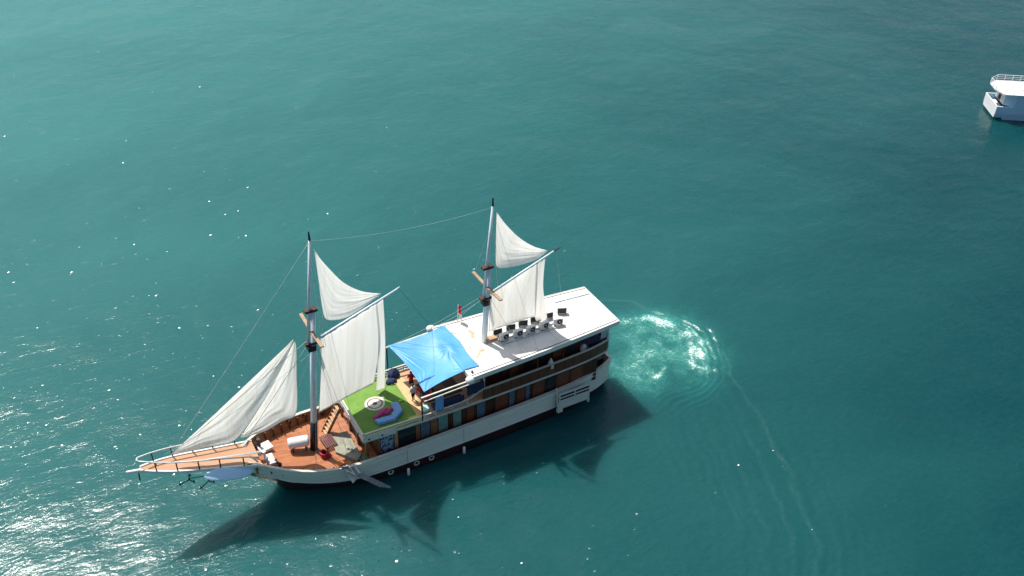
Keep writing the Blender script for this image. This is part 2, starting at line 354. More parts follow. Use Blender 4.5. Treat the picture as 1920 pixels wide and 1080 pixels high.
def water_material():
    m_, nt, p = new_mat('sea_water'); N = nt.nodes; L = nt.links
    tc = N.new('ShaderNodeTexCoord')
    def mp(scale, rot=0):
        a = N.new('ShaderNodeMapping'); a.inputs['Scale'].default_value = scale; a.inputs['Rotation'].default_value = (0,0,rot)
        L.new(tc.outputs['Object'], a.inputs[0]); return a.outputs[0]
    def noise(vec, s, det=3, dis=0, rough=.5):
        n = N.new('ShaderNodeTexNoise'); n.inputs['Scale'].default_value = s; n.inputs['Detail'].default_value = det
        n.inputs['Distortion'].default_value = dis; n.inputs['Roughness'].default_value = rough
        L.new(vec, n.inputs['Vector']); return n.outputs[0]
    def mth(op, a, b=None, c=None, clamp=False):
        n = N.new('ShaderNodeMath'); n.operation = op; n.use_clamp = clamp
        for i, q in enumerate((a, b, c)):
            if q is None: continue
            if isinstance(q, (int, float)): n.inputs[i].default_value = q
            else: L.new(q, n.inputs[i])
        return n.outputs[0]
    def mixc(f, a, b):
        n = N.new('ShaderNodeMix'); n.data_type = 'RGBA'
        if isinstance(f, (int, float)): n.inputs[0].default_value = f
        else: L.new(f, n.inputs[0])
        for k, q in ((6, a), (7, b)):
            if isinstance(q, tuple): n.inputs[k].default_value = (*q, 1)
            else: L.new(q, n.inputs[k])
        return n.outputs[2]
    def rng_(v, a, b, c=0, d=1):
        n = N.new('ShaderNodeMapRange'); L.new(v, n.inputs[0])
        for k, q in enumerate((a, b, c, d)): n.inputs[k+1].default_value = q
        return n.outputs[0]
    at = N.new('ShaderNodeAttribute'); at.attribute_name = 'foam'; foam = at.outputs['Fac']
    at2 = N.new('ShaderNodeAttribute'); at2.attribute_name = 'turb'; turb = at2.outputs['Fac']
    ROT = R(WIND)
    v_sw = mp((1, 1, 1), ROT); v_st = mp((1, 2.2, 1), ROT)
    # colour: slow drifts of tone over tens of metres
    drift = noise(mp((1, 1.6, 1), R(60)), .022, 3, .3)
    # sky and sun sheen painted into the colour: paler far left, darker near right
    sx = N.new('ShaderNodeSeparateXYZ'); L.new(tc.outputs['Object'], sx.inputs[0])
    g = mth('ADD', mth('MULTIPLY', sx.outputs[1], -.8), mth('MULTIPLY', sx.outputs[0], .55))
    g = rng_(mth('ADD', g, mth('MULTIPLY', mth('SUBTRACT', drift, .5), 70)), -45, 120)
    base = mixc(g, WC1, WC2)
    mot = noise(mp((1, 1.9, 1), ROT), 1.5, 6, .5, .68)          # grain of sky glints on small waves, painted into the colour
    base = mixc(rng_(mot, .36, .64, 0, .07), base, (.020, .19, .185))
    base = mixc(mth('MULTIPLY', turb, .75), base, (.018, .185, .16))
    # foam: lacy threshold
    n1 = noise(tc.outputs['Object'], 1.7, 8, 1.6, .72); n2 = noise(tc.outputs['Object'], 4.2, 6, .8, .7)
    lace = mth('ADD', mth('MULTIPLY', n1, .65), mth('MULTIPLY', n2, .35))
    fsum = mth('ADD', lace, mth('MULTIPLY', foam, .36))
    fmask = mth('MULTIPLY', rng_(fsum, .69, .86), rng_(foam, .05, .35))
    n3 = noise(tc.outputs['Object'], .55, 3, 2.2, .6)
    ridge = rng_(mth('ABSOLUTE', mth('SUBTRACT', n3, .5)), .0, .035, 1, 0)
    n4 = noise(tc.outputs['Object'], 1.3, 3, 1.8, .6)
    ridge = mth('MAXIMUM', ridge, mth('MULTIPLY', rng_(mth('ABSOLUTE', mth('SUBTRACT', n4, .5)), .0, .03, 1, 0), .7))
    ridge = mth('MULTIPLY', mth('MULTIPLY', ridge, turb), rng_(n1, .42, .6))
    haze_f = mth('ADD', mth('MULTIPLY', rng_(fsum, .50, .80), mth('MULTIPLY', foam, .6)), mth('MULTIPLY', ridge, .55), None, True)
    base = mixc(haze_f, base, (.16, .45, .38))
    base = mixc(fmask, base, (.75, .80, .77))
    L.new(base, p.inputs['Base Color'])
    rg = mth('ADD', WROUGH, mth('MULTIPLY', fmask, .5)); L.new(rg, p.inputs['Roughness'])
    p.inputs['IOR'].default_value = 1.333
    if WSSS > 0:
        p.subsurface_method = 'BURLEY'
        sw = mth('MULTIPLY', mth('SUBTRACT', 1, fmask), 1.0); L.new(sw, p.inputs['Subsurface Weight'])
        p.inputs['Subsurface Radius'].default_value = (.25, 1.0, .9); p.inputs['Subsurface Scale'].default_value = WSSS
    # waves
    hs = noise(v_sw, .11, 2, .2); hm = noise(v_st, .42, 4, .5, .55); hf = noise(v_st, 2.3, 5, .4, .62)
    height = mth('ADD', mth('MULTIPLY', hs, WH[0]), mth('ADD', mth('MULTIPLY', hm, WH[1]), mth('MULTIPLY', hf, WH[2])))
    height = mth('ADD', height, mth('MULTIPLY', mth('MULTIPLY', n1, .08), turb))
    b = N.new('ShaderNodeBump'); b.inputs['Strength'].default_value = 1; b.inputs['Distance'].default_value = 1
    L.new(height, b.inputs['Height'])
    # small flat wavelet facets, each with its own tilt: the ones that face the sun glitter
    vo = N.new('ShaderNodeTexVoronoi'); vo.inputs['Scale'].default_value = 2.7; L.new(mp((1, 1.35, 1), ROT), vo.inputs['Vector'])
    sc_ = N.new('ShaderNodeSeparateColor'); L.new(vo.outputs['Color'], sc_.inputs[0])
    w2 = N.new('ShaderNodeTexWhiteNoise'); w2.noise_dimensions = '3D'; L.new(vo.outputs['Color'], w2.inputs['Vector'])
    s2_ = N.new('ShaderNodeSeparateColor'); L.new(w2.outputs['Color'], s2_.inputs[0])
    rad = mth('ADD', .12, mth('MULTIPLY', mth('POWER', sc_.outputs[2], 3), .20))
    patch_ = rng_(noise(tc.outputs['Object'], .16, 2), .40, .60, .15, 1)
    on = mth('MULTIPLY', mth('LESS_THAN', vo.outputs['Distance'], rad), mth('LESS_THAN', s2_.outputs[2], mth('MULTIPLY', patch_, .8)))
    tx = mth('MULTIPLY', mth('SUBTRACT', mth('ADD', sc_.outputs[0], s2_.outputs[0]), 1), TILT)
    ty = mth('MULTIPLY', mth('SUBTRACT', mth('ADD', sc_.outputs[1], s2_.outputs[1]), 1), TILT)
    cv = N.new('ShaderNodeCombineXYZ'); L.new(mth('MULTIPLY', tx, on), cv.inputs[0]); L.new(mth('MULTIPLY', ty, on), cv.inputs[1])
    va = N.new('ShaderNodeVectorMath'); va.operation = 'ADD'; L.new(b.outputs[0], va.inputs[0]); L.new(cv.outputs[0], va.inputs[1])
    vn = N.new('ShaderNodeVectorMath'); vn.operation = 'NORMALIZE'; L.new(va.outputs[0], vn.inputs[0]); L.new(vn.outputs[0], p.inputs['Normal'])
    return m_
TILT = .37
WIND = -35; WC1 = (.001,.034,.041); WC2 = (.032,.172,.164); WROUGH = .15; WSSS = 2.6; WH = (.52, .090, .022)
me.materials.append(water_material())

# ------------------------------------------------------------------ ship: hull
ship = empty('sailing_ship')
tag(ship, 'two masted wooden schooner with white sails and green turf deck', 'ship')
#        u     ztop  vtop  zmid  vmid  vwl
ST = [(-.25, 3.35, 2.15, .95, 1.95, 1.45), (.6, 3.30, 2.55, .98, 2.40, 2.05), (2.2, 3.22, 3.00, 1.05, 2.92, 2.65), (5, 3.12, 3.35, 1.20, 3.32, 3.15),
      (10, 3.04, 3.55, 1.25, 3.55, 3.42), (15, 3.02, 3.66, 1.25, 3.64, 3.50), (20, 3.06, 3.76, 1.27, 3.66, 3.40), (24, 3.20, 3.88, 1.42, 3.66, 3.00),
      (26, 3.36, 3.86, 1.62, 3.50, 2.45), (28, 3.62, 3.55, 1.90, 3.02, 1.70), (30, 4.00, 2.88, 2.25, 2.22, .85), (31.5, 4.36, 2.08, 2.52, 1.42, .26),
      (32.6, 4.50, 1.30, 2.72, .78, .08), (33.4, 4.60, .72, 2.84, .36, .06), (34.2, 4.72, .12, 2.95, .09, .05)]
ZT, VT, ZM, VM, VW = [interp(ST, k) for k in range(1, 6)]
us = list(np.linspace(-.25, 24, 60))+list(np.linspace(24.3, 34.2, 44))
def stem_x(u, z):                              # the stem rakes aft towards the waterline
    k = max(0, (u-30)/4.2)**1.3
    return u-k*max(0, (4.9-z))*(.55 if z > 2.6 else .55+.25*(2.6-z)/2.6)
def section(u, s):
    zt, vt, zm, vm, vw = ZT(u), VT(u), ZM(u), VM(u), VW(u)
    pts = []
    for t in np.linspace(0, 1, 5): pts.append((zt+(zm-zt)*t, vt+(vm-vt)*t))
    for t in np.linspace(0, 1, 5)[1:]: pts.append((zm*(1-t), vm+(vw-vm)*(t**1.4)))
    pts.append((-.8, vw*.6))
    return [(stem_x(u, z), s*v, z) for z, v in pts]
hull = MB()
for s in (1, -1):
    rows = [section(u, s) for u in us]
    hull.grid([r_[:5] for r_ in rows], 0); hull.grid([r_[4:] for r_ in rows], 1)
a = section(us[0], 1); b = section(us[0], -1)
hull.grid([a[:5], b[:5]], 0); hull.grid([a[4:], b[4:]], 1)
a = section(us[-1], 1); b = section(us[-1], -1)
hull.grid([a[:5], b[:5]], 0); hull.grid([a[4:], b[4:]], 1)
hull_o = hull.build('hull', [HULLW, HULLD], ship, smooth=True)
wale = MB()
for s in (1, -1):
    for zz, off in ((lambda u: ZM(u), .035), (lambda u: ZT(u)-.42, .03)):
        pts = []
        for u in us[:-2]:
            z = zz(u); t = (ZT(u)-z)/(ZT(u)-ZM(u)); v = VT(u)+(VM(u)-VT(u))*t
            pts.append((stem_x(u, z), s*(v+off), z))
        wale.tube(pts, .045, 6)
wale.build('rubbing_strake', WHITE2, hull_o, smooth=True)
# bulwark inner face, cap rail, decks
def HV(u, z):                                  # half breadth of the hull side at height z
    t = (ZT(u)-z)/(ZT(u)-ZM(u)); return VT(u)+(VM(u)-VT(u))*min(1, max(0, t))
DZ = interp([(0,2.35),(24,2.42),(28,2.72),(30,3.05),(32.2,3.55),(33,3.7)], 1)
inner = MB(); cap = MB()
for s in (1, -1):
    uu = [u for u in us if u <= 33.2]
    inner.grid([[(stem_x(u, ZT(u)), s*(VT(u)-.14), ZT(u)-.02), (stem_x(u, DZ(u)), s*max(.02, HV(u, DZ(u))-.12), DZ(u)-.05)] for u in uu])
    rows = []
    for u in us:
        x = stem_x(u, ZT(u)); z = ZT(u); v = VT(u)
        vi = max(.0, v-.19)
        rows.append([(x, s*(v+.07), z), (x, s*(v+.07), z+.07), (x, s*vi, z+.07), (x, s*vi, z), (x, s*(v+.07), z)])
    cap.grid(rows)
cap.box(-.38, -.10, -2.2, 2.2, 3.352, 3.424)
inner.build('bulwark', WOOD, ship); cap.build('cap_rail', CREAM, ship)
for s in (1, -1):
    for u in np.arange(24.6, 32, .75):
        stan = MB(); stan.box(u-.05, u+.05, s*(HV(u, DZ(u)+.3)-.2)-.05, s*(HV(u, DZ(u)+.3)-.2)+.05, DZ(u)-.02, ZT(u)-.02); stan.build('bulwark_stanchion', WOODD, ship)
fd = MB()
fd.grid([[(stem_x(u, DZ(u)), -max(.02, HV(u, DZ(u))-.08), DZ(u)), (stem_x(u, DZ(u)), 0, DZ(u)+.04), (stem_x(u, DZ(u)), max(.02, HV(u, DZ(u))-.08), DZ(u))] for u in us if 22 < u < 33.2])
fd.build('foredeck', TEAK, ship, solid=.03)
sdk = MB(); sdk.grid([[(u, -(VT(u)-.15), 2.38), (u, VT(u)-.15, 2.38)] for u in us if -.3 < u < 23.2]); sdk.build('side_deck', TEAK, ship)
# portholes and fenders
for u in (22.2, 19.9, 18.55):
    z = .78; v = VM(u)-(VM(u)-VW(u))*.3
    p_ = MB(); p_.lathe([(.17,.0),(.25,.0),(.25,.06),(.17,.06),(.17,.0)], (u, v, z), 18, 0, 'y'); ph = p_.build('porthole', WHITE2, ship, smooth=False)
    g_ = MB(); g_.lathe([(.0,.02),(.17,.02)], (u, v, z), 18, 0, 'y'); g_.build('pane', GLASS, ph)

# ------------------------------------------------------------------ ship: bow platform
BZ = lambda u: 4.62+(u-33)*.267                # height of the platform
BW = interp([(31.8,1.42),(33,1.28),(35,1.08),(37.7,.82),(39.3,.48),(40.3,.12)], 1)
pu = list(np.linspace(31.9, 40.3, 24))
bp_ = MB(); bp_.grid([[(u, -BW(u), BZ(u)), (u, 0, BZ(u)+.03), (u, BW(u), BZ(u))] for u in pu])
bow = bp_.build('bow_platform', TEAK2, ship, solid=.07)
for s in (1, -1):
    eb = MB()
    for i in range(len(pu)-1):
        eb.beam((pu[i], s*(BW(pu[i])+.08), BZ(pu[i])), (pu[i+1]+.01, s*(BW(pu[i+1])+.08), BZ(pu[i+1])), .14, .22)
    eb.build('edge_beam', WHITE, bow)
    gr = MB(); gr.tube([(32.2, s*1.75, 5.05)]+[(u, s*(BW(u)+.09), BZ(u)+.98) for u in pu[2:]], .055, 8)
    gr.build('guard_rail', WHITE, bow, smooth=True)
    for u in (33.2, 34.9, 36.4, 37.9, 39.3):
        q = MB(); q.beam((u, s*(BW(u)+.09), BZ(u)), (u, s*(BW(u)+.09), BZ(u)+.95), .09, .09); q.build('post', DARK, bow)
q = MB(); q.tube([(40.3, BW(40.3)+.09, BZ(40.3)+.98), (40.42,0,BZ(40.3)+1.0), (40.3, -(BW(40.3)+.09), BZ(40.3)+.98)], .055, 8); q.build('guard_rail', WHITE, bow, smooth=True)
q = MB(); q.tube([(31.6,0,4.15),(40.2,0,6.42),(41.3,0,6.72)], [.2,.15,.09], 10); q.build('bowsprit', WHITE, ship, smooth=True)
q = MB(); q.tube([(40.5,.25,6.55),(40.55,.25,5.75)], .05, 8); q.build('bow_fitting', DARK, ship)
hb = MB(); hb.box(32.25, 32.4, -1.35, 1.35, 3.45, 4.40); hb.box(32.2,32.45,-1.4,1.4,4.401,4.46); hb.build('bow_bulkhead', WOOD, ship)
for v in (-1.35, .2, .95):
    q = MB(); q.box(31.3, 31.46, v-.08, v+.08, 3.3, 4.35); q.box(31.26,31.50,v-.12,v+.12,4.351,4.42); q.build('mooring_bitt', DARK if v < 0 else WHITE, ship)

# ------------------------------------------------------------------ ship: deckhouse
SEG = [(23.0,22.75,WOOD),(22.7,21.6,LINEN),(21.5,21.2,WOODL),(21.1,19.7,GLASS),(19.6,19.25,WOOD),(19.15,18.35,GLASSB),(18.25,17.65,WOOD),(17.55,16.7,GLASST),
       (16.6,16.3,WOODD),(16.2,15.45,GLASST),(15.35,15.0,WOODD),(14.9,14.25,RED),(13.95,13.2,GLASSB),(13.1,12.5,WOODD),(12.2,11.0,WOOD),(10.85,10.35,GLASSB),
       (10.1,9.35,WOOD),(9.2,8.85,GLASSB),(8.5,7.4,WOOD),(7.2,6.4,GLASS),(6.1,4.9,WOOD),(4.6,3.4,WOOD)]
dhs = MB(); dhs.box(1.9, 23.05, -3.0, 3.0, 2.36, 4.72); house = dhs.build('deckhouse', WOODD, ship)
WOODR = paint('red_brown_door_varnish', (.17,.050,.022), .45, .35, 4)
for a_, b_, mt in SEG:
    for s in (1, -1):
        q = MB(); q.box(b_, a_, min(s*3.0, s*3.045), max(s*3.0, s*3.045), 2.75, 4.55)
        nm = 'window' if mt in (GLASS, GLASST, GLASSB) else ('curtain' if mt is LINEN else 'door_panel')
        q.build(nm, WOODR if mt in (WOOD, RED) and a_ < 15 else mt, house)
q = MB(); q.box(23.05, 23.1, -.6, .3, 2.5, 4.4); q.build('door', GLASS, house)
q = MB(); q.box(23.05,23.1,1.1,1.9,3.1,4.3); q.build('window', GLASS, house)
for v in (-2.9, -.9, .9, 2.95):
    q = MB(); q.box(23.75, 23.97, v-.11, v+.11, 2.42, 4.58); q.build('porch_post', WOOD, ship)
q = MB(); q.box(23.78, 23.98, -3.15, 3.15, 4.42, 4.60); q.build('porch_beam', WOOD, ship)
# khaki covered hatch and its cups
hh = MB(); hh.prism([(25.55,-.8),(24.25,-.6),(24.2,2.45),(24.75,2.95),(25.95,1.25)], 2.40, 2.80); hatch = hh.build('deck_hatch', KHAKI, ship, bevel=.03)
# stairs
stp = MB(); A0 = Vector((26.0,-1.35,2.55)); A1 = Vector((24.55,-1.35,5.15))
stairs = MB()
for s in (-.42, .42): stairs.beam(A0+Vector((0,s,0)), A1+Vector((0,s,0)), .06, .24)
stairs_o = stairs.build('staircase', WOOD, ship)
for i in range(8):
    c = A0.lerp(A1, (i+.6)/8.3); q = MB(); q.obox(c, (.24,.78,.045)); q.build('step', WOODL, stairs_o)

# ------------------------------------------------------------------ ship: upper deck
UW = interp([(.12,1.9),(.3,2.25),(.7,2.55),(3,2.95),(8,3.18),(14,3.30),(19,3.30),(24.1,3.12)], 1)
ud_u = [.12,.2,.3,.5,.7]+list(np.linspace(1.2, 24.1, 40))
def outline(off, u0=0.12, u1=24.1):
    q = [u for u in ud_u if u0 <= u <= u1]
    return [(u, UW(u)+off) for u in q]+[(u, -(UW(u)+off)) for u in q[::-1]]
q = MB(); q.prism(outline(0), 4.74, 4.97); upper = q.build('upper_deck', [WHITE2], ship)
q = MB(); o_ = [(u, UW(u)-.06) for u in ud_u if u <= 19.15]; q.prism(o_+[(u, -v) for u, v in o_[::-1]], 4.974, 5.0); q.build('deck_boards', TEAK2, upper)
rb = MB()
for s in (1, -1):
    for i in range(len(ud_u)-1):
        if ud_u[i] > 21.4: continue
        rb.beam((ud_u[i], s*(UW(ud_u[i])+.03), 4.86), (ud_u[i+1], s*(UW(ud_u[i+1])+.03), 4.86), .06, .14)
rb.box(.06, .115, -1.9, 1.9, 4.79, 4.93)
rb.build('deck_edge_trim', CREAM, upper)
# front fascia
fa = MB(); fa.box(24.12, 24.2, -3.2, 3.2, 4.62, 5.14)
for s in (1, -1): fa.beam((21.4, s*(UW(21.4)+.05), 4.88), (24.12, s*(UW(24.1)+.05), 4.88), .07, .52)
fa.build('front_fascia', WHITE2, upper)
for v in (-1.2, .5, 2.2): sc = MB(); sc.box(24.2, 24.23, v-.07, v+.07, 4.8, 4.95); sc.build('scupper', DARK, upper)
for u in (23.7, 22.6): sc = MB(); sc.box(u-.07, u+.07, UW(u)+.08, UW(u)+.12, 4.8, 4.95); sc.build('scupper', DARK, upper)
q = MB(); q.box(18.35, 19.24, -3.2, 3.2, 5.001, 5.016); q.build('edge_plank', paint('yellow_pine', (.66,.42,.20), .5, .2, 3), upper)
tf = MB(); o_ = [(19.2, 3.2)]+[(u, UW(u)-.05) for u in np.linspace(19.6, 24.0, 8)]; tf.prism([(max(u, 19.245), v) for u, v in o_]+[(max(u, 19.245), -v) for u, v in o_[::-1]], 4.975, 5.015); turf = tf.build('turf_mat', TURF, upper)
# ring emblem lying on the turf
cx, cy = 21.75, -.35
RINGC = paint('faded_white_marking', (.72,.70,.62), .8, .2, 6); RINGB = paint('brown_marking', (.22,.12,.09), .8, .2, 6)
q = MB()
for r0, r1, z_, mi in ((.66,.84,5.019,0),(.54,.66,5.019,1),(0.20,.54,5.019,0),(0,.20,5.019,1)):
    q.lathe([(r0, z_), (r1, z_)] if r0 else [(0.001, z_), (r1, z_)], (cx, cy, 0), 40, mi)
q.box(cx-.95, cx-.55, cy-.45, cy-.28, 5.02, 5.026, 0); q.box(cx-1.0, cx-.84, cy-.52, cy-.25, 5.021, 5.027, 0)
q.build('ring_marking', [RINGC, RINGB], turf)
# rails of the open fore part
rl = MB()
top = [(24.12, -3.1, 5.47), (24.12, 3.1, 5.47)]
for i in (0,): rl.beam((24.14,-3.18,5.47),(24.14,3.18,5.47),.13,.09)
for s in (1, -1):
    P = [(24.14, s*3.12, 5.47), (19, s*3.3, 5.47), (15.6, s*3.3, 5.47), (14.7, s*3.3, 5.62), (13.9, s*3.3, 6.0), (13.5, s*3.3, 6.12)]
    for i in range(len(P)-1): rl.beam(P[i], P[i+1], .12, .09)
top_rail = rl.build('top_rail', CREAM, ship)
for s in (1, -1): rl = MB(); rl.beam((24.1, s*3.14, 5.22), (19, s*3.3, 5.22), .05, .06); rl.beam((19, s*3.3, 5.22), (14.9, s*3.3, 5.22), .05, .06); rl.build('middle_rail', CREAM, ship)
for s in (1, -1):
    for u in (23.9, 22.4, 20.9, 19.4, 17.9, 16.4, 15.0):
        q = MB(); q.beam((u, s*(UW(u)+.01), 4.95), (u, s*(UW(u)+.01), 5.45), .07, .07); q.build('rail_post', CREAM, ship)
# solid brown parapet round the after part
pa = MB(); pc = MB()
line = [(u, UW(u)) for u in ud_u if u <= 13.6]
for s in (1, -1):
    for i in range(len(line)-1):
        a_, b_ = line[i], line[i+1]
        pa.beam((a_[0], s*a_[1], 5.54), (b_[0], s*b_[1], 5.54), .07, 1.1)
        if not (7.2 < a_[0] < 7.6): pc.beam((a_[0], s*a_[1], 6.13), (b_[0], s*b_[1], 6.13), .16, .08)
pa.box(.06, .13, -1.9, 1.9, 4.99, 6.09); pc.box(.02, .18, -1.95, 1.95, 6.091, 6.17)
parapet = pa.build('parapet', PANEL, ship); pc.build('parapet_rail', CREAM, parapet)
# upper cabin
uc = MB(); uc.box(3.4, 12.8, -2.35, 2.35, 5.0, 7.9); cabin = uc.build('upper_cabin', WOODD, ship)
for i, u in enumerate(np.arange(3.9, 12.4, 1.45)):
    for s in (1, -1):
        q = MB(); q.box(u, u+.85, min(s*2.35, s*2.39), max(s*2.35, s*2.39), 5.3 if i % 3 == 1 else 6.0, 7.3); q.build('door' if i % 3 == 1 else 'window', WOODR if i % 3 == 1 else GLASS, cabin)
for v in (-1.8, .5): q = MB(); q.box(12.8, 12.85, v, v+1.3, 5.9, 7.3); q.build('window', GLASS, cabin)
for s in (1, -1):
    for u in (.5, 3.0, 5.6, 8.2, 10.8, 13.4):
        q = MB(); q.beam((u, s*(UW(u)-.12), 5.0), (u, s*(UW(u)-.12), 7.95), .1, .1); q.build('roof_post', WHITE2 if u in (.5, 13.4) else WOODD, ship)

# ------------------------------------------------------------------ ship: roof
RW = interp([(-.12,2.86),(3,3.12),(8,3.46),(14.85,3.74)], 1)
ru = list(np.linspace(-.12, 14.85, 16))
ro = [(u, RW(u)) for u in ru]+[(u, -RW(u)) for u in ru[::-1]]
q = MB(); q.prism(ro, 7.98, 8.2); roof = q.build('roof', ROOFM, ship)
fb = MB(); gv = MB()
for s in (1, -1):
    gv = MB()
    for i in range(len(ru)-1):
        fb.beam((ru[i], s*(RW(ru[i])+.035), 8.02), (ru[i+1], s*(RW(ru[i+1])+.035), 8.02), .06, .44)
        gv.beam((ru[i], s*(RW(ru[i])-.20), 8.215), (ru[i+1], s*(RW(ru[i+1])-.20), 8.215), .05, .03)
    gv.build('gutter_strip', DARK, roof)
fb.box(-.19, -.125, -2.9, 2.9, 7.80, 8.24); fb.box(14.855, 14.92, -3.78, 3.78, 7.80, 8.24)
fb.build('roof_fascia', WHITE, roof)
q = MB(); q.tube([(3.6,-1.98,8.25),(-.05,-1.74,8.25)], .035, 6); q.build('roof_pipe', GREYBLUE, roof)
sm = MB()
for u in (3.0, 6.1, 9.2): sm.box(u-.015, u+.015, -RW(u)+.3, RW(u)-.3, 8.2, 8.206)
sm.build('roof_seam', paint('grey_sealant', (.55,.55,.53), .7), roof)
q = MB(); q.prism([(14.7,-2.6),(12.2,-2.4),(11.6,-.4),(11.9,.9),(13.2,1.7),(14.7,1.0)], 8.2, 8.204); q.build('stained_patch', STAIN, roof)
for v in (3.75, -3.85):
    q = MB(); q.lathe([(0,-.3),(.26,-.28),(.34,-.1),(.34,.15),(.26,.32),(0,.36)], (14.95, v, 8.0), 14, 0, 'x'); q.build('corner_float', WHITE, ship, smooth=True)
q = MB(); q.tube([(14.5,3.2,8.2),(14.5,3.2,8.38)], .1, 10); q.build('roof_vent', DARK, roof)
q = MB(); q.beam((11.7,.1,8.33),(10.6,.1,8.33),.5,.26); q.build('mast_step_block', WOODL, roof)
# awning frame forward of the roof
for s, v0, v1 in ((1, 3.55, 3.35), (-1, -3.75, -3.85)):
    q = MB(); q.beam((14.9, v0, 7.75), (19.15, v1, 7.45), .12, .12); q.build('awning_beam', CREAM, ship)
    q = MB(); q.beam((19.1, v1, 5.0), (19.1, v1, 7.4), .09, .09); q.build('awning_post', DARK, ship)
q = MB(); q.beam((13.9, 3.42, 7.30), (18.9, 3.38, 7.02), .08, .08); q.build('awning_beam', CREAM, ship)

# tarp: a cloth of its own spread over the frame
tp = MB(); n = 90
C00 = Vector((19.13,-3.42,7.95)); C01 = Vector((18.75,3.05,7.72)); C10 = Vector((13.75,-3.45,8.28)); C11 = Vector((13.65,2.75,8.28))
rows = []
def crease(s, t, a, b, w, h, ext=0):            # one soft crease running from a towards b
    ax, ay = a; dx, dy = b[0]-ax, b[1]-ay; l = math.hypot(dx, dy); k = ((s-ax)*dx+(t-ay)*dy)/l; d = ((s-ax)*dy-(t-ay)*dx)/l
    if k < -.02 or k > l*1.1: return 0
    return h*math.exp(-(d/(w*(.35+k/l)))**2)*max(0, 1-(k/l)**2)*min(1, (k+.02)*12)
r_ = random.Random(11); CR = []
for i in range(13): a_ = R(4+i*6.6+r_.uniform(-2,2)); l = r_.uniform(.35,.75); CR.append(((0,0),(l*math.cos(a_),l*math.sin(a_)),.012+.006*r_.random(),r_.choice((-.05,.055,.04))))
for i in range(11): a_ = R(110+i*17+r_.uniform(-4,4)); l = r_.uniform(.2,.5); CR.append(((.76,.46),(.76+l*math.cos(a_),.46+l*math.sin(a_)),.016,r_.choice((-.03,.03,.045))))
for i in range(8): a_ = R(-8-i*10+r_.uniform(-3,3)); l = r_.uniform(.3,.6); CR.append(((0,1),(l*math.cos(a_),1+l*math.sin(a_)),.015,r_.choice((-.035,.035))))
for i in range(8): a_ = R(188+i*10+r_.uniform(-3,3)); l = r_.uniform(.25,.5); CR.append(((.86,1),(.86+l*math.cos(a_),1+l*math.sin(a_)),.014,r_.choice((-.035,.035))))
for i in range(n):
    s = i/(n-1); row = []
    for j in range(n):
        t = j/(n-1)
        p = (C00*(1-t)+C01*t)*(1-s)+(C10*(1-t)+C11*t)*s
        p.x -= .28*math.sin(math.pi*t)*(1-s)
        p.y += -.22*math.sin(math.pi*s)*(t-.5)*2
        q_ = min(1, s/.82)
        p.z += -.30*math.sin(math.pi*t)*math.sin(math.pi*q_) + (+.20*math.exp(-(((s-.76)/.10)**2+((t-.46)/.20)**2)))
        p.z += sum(crease(s, t, *c) for c in CR)
        p.x += .10*math.sin(t*9+1)*max(0, s-.8)*4
        if p.x < 15.0 and abs(p.y) < 3.9: p.z = max(p.z, 8.265+.02*math.sin(9*t+7*s))
        row.append(p)
    rows.append(row)
tp.grid(rows); tarp = tp.build('tarpaulin', TARPM, None, smooth=True, solid=.012)
tag(tarp, 'bright blue tarpaulin stretched forward from the white roof', 'tarpaulin')

# ------------------------------------------------------------------ masts
def mast(base, jaw, cap_, top, r, fork, gaff0, gaff1, gtip, plank_z, off=.32):
    d = (Vector(cap_)-Vector(base)).normalized()
    q = MB(); q.tube([base, cap_], [r, r*.78], 14); mo = q.build('mast', MASTC, ship, smooth=True)
    t0 = Vector(cap_)-d*3.1+Vector((off, 0, 0)); t1 = Vector(top)
    q = MB(); q.tube([t0, t1], [r*.62, r*.36], 12); tm = q.build('topmast', MASTC, mo, smooth=True)
    q = MB(); q.tube([t1, t1+Vector((0,0,.75))], [.09, .05], 8); q.build('finial', DARK, mo)
    for k, z in ((0, .0), (1, -3.0)):
        c = Vector(cap_)+d*z+Vector((off/2, 0, 0))
        q = MB(); q.obox(c, (.95, .50, .22), (0, 0, 0), 0); q.build('mast_cap', WOODD, mo, bevel=.02)
        if k: q = MB(); q.obox(c-Vector((0,0,.42)), (.62,.62,.5)); q.build('mast_collar', DARK, mo, bevel=.05)
    c = Vector(cap_)+d*-1.9+Vector((off/2, 0, 0))
    for s in (1, -1):
        q = MB(); q.beam((c.x, s*.18, plank_z), (c.x-.05, s*2.45, plank_z+s*.12), .27, .10); q.build('crosstree', paint('grey_brown_wood', (.36,.25,.16), .6, .3, 3) if s > 0 and base[0] > 20 else bpy.data.materials['grey_brown_wood'], mo)
    q = MB(); q.tube([gaff0, gaff1], [.12, .08], 10); g = q.build('gaff', MASTC, mo, smooth=True)
    q = MB(); q.tube([gaff1, gtip], [.075, .04], 8); q.build('gaff_tip', DARK if fork else MASTC, g)
    return mo
m1 = mast((27.37,0,2.6), None, (26.1,0,16.42), (25.72,0,22.35), .27, False, (25.6,-.16,13.6), (18.75,-2.01,14.5), (18.3,-2.13,14.62), 14.6, -.02+.34)
m2 = mast((11.75,0,8.2), None, (11.35,0,15.74), (11.08,0,21.3), .27, True, (11.15,0,13.05), (5.25,0,15.42), (4.6,0,15.62), 13.9, .30)
q = MB(); q.tube([(27.39,0,2.5),(27.08,0,5.6)], [.31,.295], 14); q.build('mast_boot', DARK, m1, smooth=True)

